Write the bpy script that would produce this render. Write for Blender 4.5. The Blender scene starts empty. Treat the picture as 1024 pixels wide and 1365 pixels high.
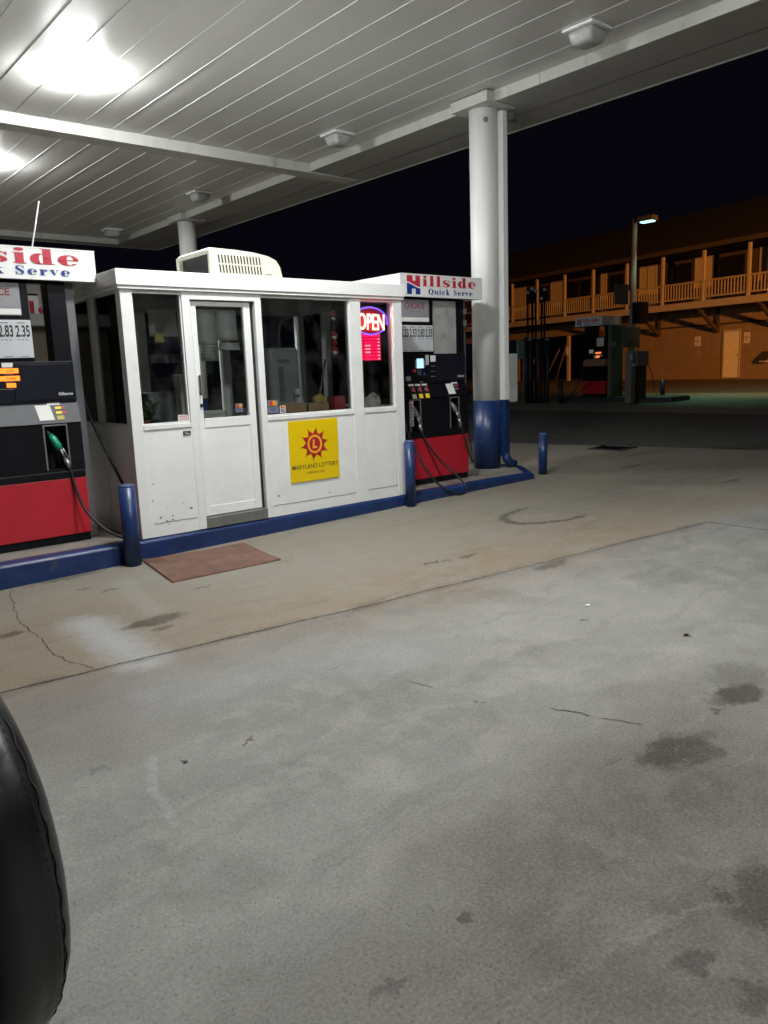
import bpy, bmesh, math, random
from mathutils import Vector, Matrix
random.seed(7)
PI = math.pi
sc = bpy.context.scene
COL = sc.collection
# ------------------------------------------------------------------ camera model (used to measure the place and to aim the camera)
H, F = 1.57, 1034.7
YAW, PIT, ROL = [math.radians(a) for a in (39.97, 10.24, 2.11)]
_f = Vector((math.sin(YAW)*math.cos(PIT), math.cos(YAW)*math.cos(PIT), -math.sin(PIT)))
_r = Vector((math.cos(YAW), -math.sin(YAW), 0)); _d = _f.cross(_r)
_R = _r*math.cos(ROL)+_d*math.sin(ROL); _D = -_r*math.sin(ROL)+_d*math.cos(ROL)
SL = 0.019                                    # the forecourt rises this much per metre along X
def ray(x, y): return _R*((x-512)/F)+_D*((y-682.5)/F)+_f
def gz(x, y=0): return SL*max(-30.0, min(x, 36.0))
def gs(x, y):
    d = ray(x, y); t = -H/(d.z-SL*d.x); return (t*d.x, t*d.y)
def onY(x, y, Y): d = ray(x, y); t = Y/d.y; return (t*d.x, H+t*d.z)
def onX(x, y, X): d = ray(x, y); t = X/d.x; return (t*d.y, H+t*d.z)

# ------------------------------------------------------------------ materials
MATS = {}
def nodes_of(m):
    m.use_nodes = True
    return m.node_tree, m.node_tree.nodes, m.node_tree.links
def pm(name, rgb, rough=.5, metal=0., var=.12, scale=6., bump=0., bscale=60., coat=0., grime=0., gcol=(.12,.1,.08), gscale=3., stretch=(1,1,1), spec=.5):
    if name in MATS: return MATS[name]
    m = bpy.data.materials.new(name); nt, N, L = nodes_of(m)
    b = N['Principled BSDF']
    tc = N.new('ShaderNodeTexCoord'); mp = N.new('ShaderNodeMapping'); mp.inputs['Scale'].default_value = stretch
    L.new(tc.outputs['Object'], mp.inputs['Vector'])
    n1 = N.new('ShaderNodeTexNoise'); n1.inputs['Scale'].default_value = scale; n1.inputs['Detail'].default_value = 6; n1.inputs['Roughness'].default_value = .62
    L.new(mp.outputs[0], n1.inputs['Vector'])
    mx = N.new('ShaderNodeMix'); mx.data_type = 'RGBA'
    mx.inputs['A'].default_value = tuple(c*(1-var) for c in rgb)+(1,)
    mx.inputs['B'].default_value = tuple(min(1, c*(1+var)) for c in rgb)+(1,)
    rp = N.new('ShaderNodeMapRange'); rp.inputs['From Min'].default_value = .3; rp.inputs['From Max'].default_value = .7
    L.new(n1.outputs['Fac'], rp.inputs['Value']); L.new(rp.outputs[0], mx.inputs['Factor'])
    out = mx.outputs['Result']
    if grime:
        n2 = N.new('ShaderNodeTexNoise'); n2.inputs['Scale'].default_value = gscale; n2.inputs['Detail'].default_value = 9; n2.inputs['Roughness'].default_value = .7
        L.new(mp.outputs[0], n2.inputs['Vector'])
        r2 = N.new('ShaderNodeMapRange'); r2.inputs['From Min'].default_value = .56; r2.inputs['From Max'].default_value = .74; r2.inputs['To Max'].default_value = grime
        L.new(n2.outputs['Fac'], r2.inputs['Value'])
        m2 = N.new('ShaderNodeMix'); m2.data_type = 'RGBA'; m2.inputs['B'].default_value = gcol+(1,)
        L.new(r2.outputs[0], m2.inputs['Factor']); L.new(out, m2.inputs['A']); out = m2.outputs['Result']
    L.new(out, b.inputs['Base Color'])
    b.inputs['Roughness'].default_value = rough; b.inputs['Metallic'].default_value = metal
    b.inputs['Specular IOR Level'].default_value = spec
    rr = N.new('ShaderNodeMapRange'); rr.inputs['To Min'].default_value = max(.02, rough-.08); rr.inputs['To Max'].default_value = min(1, rough+.1)
    L.new(n1.outputs['Fac'], rr.inputs['Value']); L.new(rr.outputs[0], b.inputs['Roughness'])
    if coat: b.inputs['Coat Weight'].default_value = coat
    if bump:
        n3 = N.new('ShaderNodeTexNoise'); n3.inputs['Scale'].default_value = bscale; n3.inputs['Detail'].default_value = 4
        L.new(tc.outputs['Object'], n3.inputs['Vector'])
        bp = N.new('ShaderNodeBump'); bp.inputs['Strength'].default_value = bump; bp.inputs['Distance'].default_value = .01
        L.new(n3.outputs['Fac'], bp.inputs['Height']); L.new(bp.outputs[0], b.inputs['Normal'])
    MATS[name] = m; return m
def em(name, rgb, strength, light=False, base=(.8,.8,.8)):
    if name in MATS: return MATS[name]
    m = bpy.data.materials.new(name); nt, N, L = nodes_of(m)
    b = N['Principled BSDF']; b.inputs['Base Color'].default_value = base+(1,)
    tc = N.new('ShaderNodeTexCoord'); n = N.new('ShaderNodeTexNoise'); n.inputs['Scale'].default_value = 14
    L.new(tc.outputs['Object'], n.inputs['Vector'])
    r = N.new('ShaderNodeMapRange'); r.inputs['To Min'].default_value = strength*.85; r.inputs['To Max'].default_value = strength*1.15
    L.new(n.outputs['Fac'], r.inputs['Value']); L.new(r.outputs[0], b.inputs['Emission Strength'])
    b.inputs['Emission Color'].default_value = rgb+(1,)
    if not light: m.cycles.emission_sampling = 'NONE'
    MATS[name] = m; return m
def glass_mat(name, tint=(.93,.95,.94), refl=1.0, rough=.01):
    if name in MATS: return MATS[name]
    m = bpy.data.materials.new(name); nt, N, L = nodes_of(m)
    N.remove(N['Principled BSDF']); o = N['Material Output']
    t = N.new('ShaderNodeBsdfTransparent'); t.inputs[0].default_value = tint+(1,)
    g = N.new('ShaderNodeBsdfGlossy'); g.inputs['Roughness'].default_value = rough
    fr = N.new('ShaderNodeFresnel'); fr.inputs[0].default_value = 1.5
    mu = N.new('ShaderNodeMath'); mu.operation = 'MULTIPLY'; mu.inputs[1].default_value = refl
    mx = N.new('ShaderNodeMixShader')
    L.new(fr.outputs[0], mu.inputs[0]); L.new(mu.outputs[0], mx.inputs[0]); L.new(t.outputs[0], mx.inputs[1]); L.new(g.outputs[0], mx.inputs[2])
    # a little dust on the pane
    df = N.new('ShaderNodeBsdfDiffuse'); df.inputs[0].default_value = (.5,.5,.48,1)
    tc = N.new('ShaderNodeTexCoord'); n = N.new('ShaderNodeTexNoise'); n.inputs['Scale'].default_value = 5; n.inputs['Detail'].default_value = 6
    L.new(tc.outputs['Object'], n.inputs['Vector'])
    r = N.new('ShaderNodeMapRange'); r.inputs['From Min'].default_value = .45; r.inputs['From Max'].default_value = .8; r.inputs['To Max'].default_value = .035
    L.new(n.outputs['Fac'], r.inputs['Value'])
    m2 = N.new('ShaderNodeMixShader'); L.new(r.outputs[0], m2.inputs[0]); L.new(mx.outputs[0], m2.inputs[1]); L.new(df.outputs[0], m2.inputs[2])
    L.new(m2.outputs[0], o.inputs[0])
    MATS[name] = m; return m

# ------------------------------------------------------------------ mesh builder
class MB:
    def __init__(s): s.bm = bmesh.new()
    def box(s, x0, x1, y0, y1, z0, z1, bev=0., seg=2, M=None):
        t = bmesh.new(); bmesh.ops.create_cube(t, size=1)
        sx, sy, sz = abs(x1-x0), abs(y1-y0), abs(z1-z0)
        for v in t.verts: v.co = Vector(((x0+x1)/2+v.co.x*sx, (y0+y1)/2+v.co.y*sy, (z0+z1)/2+v.co.z*sz))
        if bev: bmesh.ops.bevel(t, geom=list(t.edges), offset=min(bev, .45*min(sx, sy, sz)), segments=seg, affect='EDGES', profile=.5)
        s.merge(t, M); return s
    def merge(s, t, M=None):
        if M is not None: bmesh.ops.transform(t, matrix=M, verts=t.verts)
        me = bpy.data.meshes.new('tmp'); t.to_mesh(me); t.free(); s.bm.from_mesh(me); bpy.data.meshes.remove(me)
    def poly(s, pts):
        vs = [s.bm.verts.new(p) for p in pts]; return s.bm.faces.new(vs)
    def prism(s, pts2, axis, a, b, bev=0.):
        """closed outline pts2 swept along an axis between a and b"""
        def P(p, h):
            return {'x': (h, p[0], p[1]), 'y': (p[0], h, p[1]), 'z': (p[0], p[1], h)}[axis]
        t = bmesh.new()
        A = [t.verts.new(P(p, a)) for p in pts2]; B = [t.verts.new(P(p, b)) for p in pts2]
        n = len(pts2)
        t.faces.new(A); t.faces.new(B[::-1])
        for i in range(n): t.faces.new((A[i], B[i], B[(i+1) % n], A[(i+1) % n]))
        bmesh.ops.recalc_face_normals(t, faces=t.faces)
        if bev: bmesh.ops.bevel(t, geom=list(t.edges), offset=bev, segments=2, affect='EDGES', profile=.5)
        s.merge(t); return s
    def ring(s, c, ax, r, n, ang0=0):
        ax = Vector(ax).normalized(); u = ax.orthogonal().normalized(); v = ax.cross(u)
        return [Vector(c)+u*(r*math.cos(ang0+2*PI*i/n))+v*(r*math.sin(ang0+2*PI*i/n)) for i in range(n)]
    def tube(s, path, r, n=10, cap=True):
        path = [Vector(p) for p in path]; R = r if isinstance(r, (list, tuple)) else [r]*len(path)
        u = None; rings = []
        for i, p in enumerate(path):
            t = (path[min(i+1, len(path)-1)]-path[max(i-1, 0)]).normalized()
            u = t.orthogonal().normalized() if u is None else (u-t*u.dot(t)).normalized()
            v = t.cross(u)
            rings.append([s.bm.verts.new(p+u*(R[i]*math.cos(2*PI*k/n))+v*(R[i]*math.sin(2*PI*k/n))) for k in range(n)])
        for a, b in zip(rings, rings[1:]):
            for k in range(n):
                f = s.bm.faces.new((a[k], a[(k+1) % n], b[(k+1) % n], b[k])); f.smooth = True
        if cap:
            s.bm.faces.new(rings[0][::-1]); s.bm.faces.new(rings[-1])
        return s
    def lathe(s, c, prof, n=32, axis=(0,0,1), smooth=True):
        """prof: (radius, height) along the axis from c"""
        ax = Vector(axis).normalized(); u = ax.orthogonal().normalized(); v = ax.cross(u); c = Vector(c)
        rs = [[s.bm.verts.new(c+ax*h+u*(max(r,1e-4)*math.cos(2*PI*k/n))+v*(max(r,1e-4)*math.sin(2*PI*k/n))) for k in range(n)] for r, h in prof]
        for a, b in zip(rs, rs[1:]):
            for k in range(n):
                f = s.bm.faces.new((a[k], a[(k+1) % n], b[(k+1) % n], b[k])); f.smooth = smooth
        s.bm.faces.new(rs[0][::-1]); s.bm.faces.new(rs[-1]); return s
    def sphere(s, c, rx, ry, rz, sub=2, jit=0.):
        t = bmesh.new(); bmesh.ops.create_icosphere(t, subdivisions=sub, radius=1)
        for v in t.verts:
            k = 1+random.uniform(-jit, jit)
            v.co = Vector((c[0]+v.co.x*rx*k, c[1]+v.co.y*ry*k, c[2]+v.co.z*rz*k))
        for f in t.faces: f.smooth = True
        s.merge(t); return s
    def quadstrip(s, L, Rr):
        a = [s.bm.verts.new(p) for p in L]; b = [s.bm.verts.new(p) for p in Rr]
        for i in range(len(a)-1): s.bm.faces.new((a[i], b[i], b[i+1], a[i+1]))
        return s
def parts(name, mb, mat, parent, local=False):
    """one part per connected piece"""
    bm = mb.bm; seen = set(); out = []
    for v in list(bm.verts):
        if v in seen: continue
        st = [v]; comp = []; seen.add(v)
        while st:
            q = st.pop(); comp.append(q)
            for e in q.link_edges:
                o = e.other_vert(q)
                if o not in seen: seen.add(o); st.append(o)
        n = MB(); mp = {q: n.bm.verts.new(q.co) for q in comp}
        for f in {f for q in comp for f in q.link_faces}:
            g = n.bm.faces.new([mp[q] for q in f.verts]); g.smooth = f.smooth
        out.append(part(name, n, mat, parent, local))
    bm.free(); return out
def woff(o):
    v = Vector((0,0,0))
    while o is not None: v += o.location; o = o.parent
    return v
def part(name, mb, mat, parent=None, local=False, label=None):
    bm = mb.bm
    if parent is not None and not local:
        w = woff(parent)
        for v in bm.verts: v.co -= w
    bmesh.ops.recalc_face_normals(bm, faces=bm.faces)
    me = bpy.data.meshes.new(name); bm.to_mesh(me); bm.free(); me.materials.append(mat)
    o = bpy.data.objects.new(name, me); COL.objects.link(o)
    if parent is not None: o.parent = parent
    if label: o['label'] = label
    return o
def tag(o, label, cat, group=None, kind=None):
    if label: o['label'] = label
    if cat: o['category'] = cat
    if group: o['group'] = group
    if kind: o['kind'] = kind
    return o
def thing(name, label, cat, loc=(0,0,0), rz=0., group=None):
    o = bpy.data.objects.new(name, None); o.empty_display_size = .2; COL.objects.link(o)
    o.location = loc; o.rotation_euler = (0, 0, rz)
    return tag(o, label, cat, group)
def solo(name, mb, mat, label, cat, loc=None, group=None):
    """a thing that is one mesh; its origin goes to loc"""
    if loc is not None:
        for v in mb.bm.verts: v.co -= Vector(loc)
    o = part(name, mb, mat)
    if loc is not None: o.location = loc
    return tag(o, label, cat, group)
def struct(name, mb, mat): o = part(name, mb, mat); o['kind'] = 'structure'; return o
def copy_tree(o, parent=None):
    c = o.copy(); COL.objects.link(c)
    if parent is not None: c.parent = parent
    for ch in [k for k in COL.objects if k.parent == o]: copy_tree(ch, c)
    return c
# ------------------------------------------------------------------ lettering
def text_mb(txt, M, size=1., off=0., ext=0., sx=1., align='LEFT'):
    cu = bpy.data.curves.new('t', 'FONT'); cu.body = txt; cu.size = size; cu.offset = off; cu.extrude = ext; cu.align_x = align; cu.resolution_u = 4
    o = bpy.data.objects.new('t', cu); COL.objects.link(o)
    dg = bpy.context.evaluated_depsgraph_get(); me = bpy.data.meshes.new_from_object(o.evaluated_get(dg))
    bpy.data.objects.remove(o); bpy.data.curves.remove(cu)
    me.transform(M @ Matrix.Diagonal((sx, 1, 1, 1)))
    mb = MB(); mb.bm.from_mesh(me); bpy.data.meshes.remove(me); return mb
def faceM(x, y, z, kind='-y', tilt=0.):
    """text plane: '-y' faces the camera side of the island, '-x' faces left"""
    if kind == '-y': M = Matrix(((1,0,0),(0,0,-1),(0,1,0))).to_4x4()
    else: M = Matrix(((0,0,-1),(-1,0,0),(0,1,0))).to_4x4()
    return Matrix.Translation((x, y, z)) @ M @ Matrix.Rotation(tilt, 4, 'Z')
def arc(cx, cy, rx, ry, a0, a1, n=22): return [(cx+rx*math.cos(math.radians(a0+(a1-a0)*i/n)), cy+ry*math.sin(math.radians(a0+(a1-a0)*i/n))) for i in range(n+1)]
def rect(x0, x1, y0, y1): return [(x0,y0),(x1,y0),(x1,y1),(x0,y1)]
def strip(pts, w):
    """ribbon of varying width along pts -> list of quads"""
    P = [Vector(p) for p in pts]; q = []; Lp = []; Rp = []
    for i, p in enumerate(P):
        t = (P[min(i+1, len(P)-1)]-P[max(i-1,0)]).normalized(); n = Vector((-t.y, t.x))
        Lp.append(p+n*w[i]/2); Rp.append(p-n*w[i]/2)
    for i in range(len(P)-1): q.append([tuple(Lp[i]), tuple(Rp[i]), tuple(Rp[i+1]), tuple(Lp[i+1])])
    return q
def ringq(cx, cy, rx, ry, ix, irx, iry, a0=0, a1=360, n=36):
    o = arc(cx, cy, rx, ry, a0, a1, n); i = arc(ix, cy, irx, iry, a0, a1, n)
    return [[o[k], o[k+1], i[k+1], i[k]] for k in range(n)]
def smooth(pts, w, k=5):
    out = []; ow = []
    n = len(pts)
    for i in range(n-1):
        p0, p1, p2, p3 = [Vector(pts[max(0, min(n-1, j))]) for j in (i-1, i, i+1, i+2)]
        for s_ in range(k):
            t = s_/k
            out.append(tuple(.5*((2*p1)+(p2-p0)*t+(2*p0-5*p1+4*p2-p3)*t*t+(3*p1-p0-3*p2+p3)*t**3))); ow.append(w[i]*(1-t)+w[i+1]*t)
    out.append(tuple(pts[-1])); ow.append(w[-1]); return strip(out, ow)
def S_shape(h):
    p = [(.84,.74),(.74,.9),(.5,.965),(.24,.88),(.19,.7),(.42,.53),(.68,.38),(.74,.2),(.5,.035),(.24,.08),(.1,.27)]
    w = [.07,.09,.1,.2,.27,.34,.34,.25,.1,.1,.07]
    return smooth([(x, y*h) for x, y in p], w)+[rect(.8,.88,.66*h,.98*h), rect(.05,.13,.02*h,.34*h)]
GL = {   # fat-face lettering: advance width, pieces (x-height 1)
 'i': (.66, [rect(.14,.5,0,1), rect(.02,.62,0,.07), rect(.02,.14,.93,1), arc(.32,1.3,.21,.17,0,360)[:-1]]),
 'l': (.66, [rect(.14,.5,0,1.5), rect(.02,.62,0,.07), rect(.02,.14,1.43,1.5)]),
 's': (.98, S_shape(1.0)),
 'S': (1.05, S_shape(1.5)),
 'd': (1.12, ringq(.42,.5,.42,.52,.5,.1,.44)+[rect(.57,.94,0,1.5), rect(.94,1.06,0,.07), rect(.45,.57,1.43,1.5)]),
 'e': (1.02, ringq(.48,.5,.48,.52,.55,.15,.45,0,322)+[rect(.38,.95,.47,.55)]),
 'c': (.95, ringq(.47,.5,.47,.52,.56,.15,.45,42,322)+[arc(.74,.74,.15,.13,0,360)[:-1]]),
 'a': (1.02, smooth([(.2,.74),(.36,.94),(.62,.88),(.66,.6)],[.2,.1,.2,.32])+ringq(.36,.27,.33,.28,.44,.1,.2)+[rect(.5,.84,.05,.7), rect(.84,.98,0,.07)]),
 'r': (.86, [rect(.14,.5,0,1), rect(.02,.62,0,.07), rect(.02,.14,.93,1), arc(.7,.82,.17,.16,0,360)[:-1]]+strip([(.48,.7),(.55,.88),(.66,.95)],[.07,.07,.06])),
 'u': (1.15, [rect(.12,.46,.1,1), rect(.0,.12,.93,1), rect(.68,1.02,0,1), rect(.58,.68,.93,1), rect(1.02,1.14,0,.07)]+strip([(.3,.12),(.46,.04),(.62,.1),(.7,.25)],[.2,.1,.07,.06])),
 'v': (1.05, [[(.08,1),(.47,1),(.66,.3),(.52,0)], [(.52,0),(.6,.12),(.92,1),(.84,1)], rect(0,.55,.93,1), rect(.74,1.02,.93,1)]),
 'k': (1.12, [rect(.14,.5,0,1.5), rect(.02,.62,0,.07), rect(.02,.14,1.43,1.5), [(.5,.44),(.9,.95),(.8,.95),(.5,.54)], [(.54,.52),(.7,.68),(1.06,0),(.66,0)], rect(.64,1.1,0,.07), rect(.7,1.02,.93,1)]),
 'Q': (1.5, ringq(.72,.75,.7,.77,.72,.3,.66)+strip([(.6,.25),(.9,.02),(1.25,-.2)],[.1,.22,.1])),
 'n': (1.15, [rect(.14,.48,0,1), rect(.02,.6,0,.07), rect(.02,.14,.93,1), rect(.7,1.04,0,.85), rect(.62,1.12,0,.07)]+strip([(.48,.78),(.6,.94),(.78,.95),(.9,.82)],[.06,.08,.12,.2])),
 'R': (1.3, [rect(.16,.54,0,1.5), rect(.02,.68,0,.07), rect(.02,.16,1.43,1.5)]+ringq(.62,1.12,.42,.38,.62,.1,.3,-90,90)+[[(.62,.72),(.86,.74),(1.22,0),(.84,0)]]),
 ' ': (.75, []),
}
def fat_text(mb, txt, x0, y, z0, xh, width, kind='-y', gap=.1, step=.0004):
    """fat serif lettering whose left end is x0, baseline z0, x-height xh, stretched to width"""
    adv = sum(GL[c][0]+gap for c in txt)-gap; sx = width/adv; x = 0; k = 0
    for c in txt:
        w, pcs = GL[c]
        for p in pcs:
            o = (k % 9)*step; k += 1
            if kind == '-y': mb.poly([(x0+(x+q[0])*sx, y-o, z0+q[1]*xh) for q in p])
            else: mb.poly([(y-o, x0-(x+q[0])*sx, z0+q[1]*xh) for q in p])
        x += w+gap
def h_logo(x0, y, z0, w, h, kind='-y'):
    wave = lambda t: .56+.09*math.cos(t*PI*1.05)-.1*t
    n = 14; xs = [i/n for i in range(n+1)]
    cut = lambda a, b: [x for x in xs if a-1e-6 <= x <= b+1e-6]
    red = MB(); blue = MB()
    def P(mb, pts):
        mb.poly([(x0+p[0]*w, y, z0+p[1]*h) if kind == '-y' else (y, x0-p[0]*w, z0+p[1]*h) for p in pts])
    for a, b, top in ((0,3,1),(3,6,1),(6,9,.72),(9,11,1),(11,14,1)):
        seg = xs[a:b+1]; P(red, [(x, wave(x)+.03) for x in seg]+[(seg[-1], top), (seg[0], top)])
    for a, b, bot in ((0,3,0),(3,5,0),(5,9,.30),(9,11,0),(11,14,0)):
        seg = xs[a:b+1]; P(blue, [(x, wave(x)-.05) for x in reversed(seg)]+[(seg[0], bot), (seg[-1], bot)])
    return red, blue

# ------------------------------------------------------------------ palette
M_white = pm('white_painted_steel', (.83,.84,.83), .38, var=.04, scale=3, grime=.3, gcol=(.52,.49,.44), gscale=2.2, bump=.12, bscale=5)
M_alu = pm('white_aluminium', (.81,.82,.81), .32, var=.04, scale=5, grime=.2, gcol=(.4,.38,.34), gscale=6)
M_roof = pm('white_roof_metal', (.86,.87,.86), .4, var=.04, scale=4, grime=.25, gcol=(.5,.48,.44))
M_ceil = pm('ceiling_panel_metal', (.60,.595,.575), .42, var=.06, scale=.5, grime=.0, gcol=(.27,.24,.2), gscale=1.1, stretch=(1,.25,1), bump=.06, bscale=3)
M_lip = pm('ceiling_seam_metal', (.66,.66,.65), .4, var=.05)
M_soffit = pm('soffit_metal', (.34,.335,.315), .5, var=.1, scale=2, grime=.4, gcol=(.2,.18,.15), gscale=2.5)
M_trim = pm('canopy_trim_paint', (.50,.50,.47), .5, var=.06, scale=5, grime=.75, gcol=(.2,.18,.15), gscale=5.5, stretch=(1,1,.4))
M_col = pm('column_paint', (.80,.81,.79), .42, var=.06, scale=3, grime=.3, gcol=(.5,.47,.42), gscale=4, stretch=(1,1,.12), bump=.05, bscale=9)
M_blue = pm('blue_gloss_paint', (.009,.030,.118), .36, var=.25, scale=7, grime=.8, gcol=(.10,.105,.115), gscale=9, bump=.15, bscale=30)
M_conc = pm('island_concrete', (.21,.19,.165), .85, var=.25, scale=4, grime=.7, gcol=(.07,.06,.05), gscale=2.5, bump=.25, bscale=120)
M_black = pm('black_plastic', (.006,.0065,.009), .38, var=.2, scale=5, bump=.03, bscale=200, spec=.18)
M_navy = pm('dark_navy_panel', (.010,.0115,.018), .45, var=.2, scale=4, grime=.2, gcol=(.03,.03,.033), spec=.12)
M_char = pm('charcoal_panel', (.055,.06,.07), .45, var=.2, scale=6, grime=.45, gcol=(.11,.11,.11), gscale=5)
M_red = pm('red_vinyl_panel', (.46,.014,.028), .42, var=.1, scale=3, grime=.25, gcol=(.2,.01,.015), gscale=3)
M_steel = pm('brushed_steel', (.33,.34,.34), .42, metal=.85, var=.15, scale=8, stretch=(1,1,.1))
M_gsteel = pm('grey_painted_steel', (.15,.155,.165), .5, var=.12, scale=5, grime=.4, gcol=(.08,.07,.06))
M_rubber = pm('black_rubber', (.014,.014,.014), .5, var=.2, scale=20)
M_sign = pm('sign_face_white', (.82,.83,.82), .35, var=.02, scale=3)
M_sred = pm('sign_red', (.50,.03,.055), .4, var=.05)
M_sblue = pm('sign_blue', (.012,.045,.24), .4, var=.05)
M_paper = pm('white_paper', (.78,.78,.76), .8, var=.05, scale=8)
M_gpaper = pm('grey_board', (.27,.275,.29), .55, var=.08, scale=5)
M_ink = pm('black_ink', (.02,.02,.022), .6)
M_gink = pm('grey_ink', (.2,.2,.21), .6)
M_yellow = pm('sign_yellow', (.80,.56,.0), .4, var=.03, scale=4)
M_lred = pm('sun_red', (.42,.012,.015), .45)
M_lyel = pm('sun_yellow', (.86,.42,.04), .45)
M_glass = glass_mat('window_glass')
M_haze = glass_mat('scratched_plastic', (.5,.52,.5), 1., .25)
M_cream = pm('cream_plastic', (.72,.70,.58), .45, var=.05, scale=5, grime=.15, gcol=(.4,.36,.26))
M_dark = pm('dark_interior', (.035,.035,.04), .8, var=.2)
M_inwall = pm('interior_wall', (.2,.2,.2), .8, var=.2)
M_card = pm('cardboard', (.33,.21,.11), .8, var=.12, scale=9)
M_terra = pm('terracotta', (.28,.10,.05), .8, var=.15)
M_leaf = pm('plant_leaf', (.06,.12,.03), .5, var=.4, scale=30)
M_green = pm('green_handle', (.01,.27,.15), .35, var=.1)
M_butyel = em('button_yellow_lit', (1.,.75,.08), .25, base=(.7,.5,.02))
M_amber = em('amber_display', (1.,.22,.015), 1.5, base=(.6,.2,.02))
M_mat = pm('rust_rubber_mat', (.215,.12,.09), .85, var=.25, scale=6, grime=.45, gcol=(.3,.25,.2), gscale=4)

# ------------------------------------------------------------------ world and camera
w = bpy.data.worlds.new('World'); sc.world = w; w.use_nodes = True
bg = w.node_tree.nodes['Background']
sky = w.node_tree.nodes.new('ShaderNodeTexSky'); sky.sky_type = 'NISHITA'; sky.sun_disc = False
sky.sun_elevation = math.radians(-4); sky.sun_rotation = math.radians(200)
tint = w.node_tree.nodes.new('ShaderNodeMix'); tint.data_type = 'RGBA'; tint.blend_type = 'ADD'; tint.inputs['Factor'].default_value = 1
sc_ = w.node_tree.nodes.new('ShaderNodeMix'); sc_.data_type = 'RGBA'; sc_.blend_type = 'MULTIPLY'; sc_.inputs['Factor'].default_value = 1; sc_.inputs['B'].default_value = (.002,.002,.002,1)
w.node_tree.links.new(sky.outputs[0], sc_.inputs['A']); w.node_tree.links.new(sc_.outputs['Result'], tint.inputs['A'])
tint.inputs['B'].default_value = (.0017,.0019,.0036,1)      # night glow of a town sky
w.node_tree.links.new(tint.outputs['Result'], bg.inputs['Color']); bg.inputs['Strength'].default_value = 1.
cam = bpy.data.cameras.new('camera'); co = bpy.data.objects.new('camera', cam); COL.objects.link(co); sc.camera = co
cam.sensor_fit = 'VERTICAL'; cam.sensor_height = 36; cam.lens = F/1365*36; cam.clip_start = .05; cam.clip_end = 1000
mw = Matrix.Identity(4)
for i in range(3): mw[i][0] = _R[i]; mw[i][1] = -_D[i]; mw[i][2] = -_f[i]
mw.translation = (0, 0, H); co.matrix_world = mw
vs = sc.view_settings; vs.view_transform = 'Standard'; vs.look = 'None'; vs.exposure = 0; vs.gamma = 1
sc.cycles.use_denoising = True
sc.cycles.max_bounces = 6; sc.cycles.diffuse_bounces = 3; sc.cycles.glossy_bounces = 3; sc.cycles.transparent_max_bounces = 16; sc.cycles.sample_clamp_indirect = 4

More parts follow.
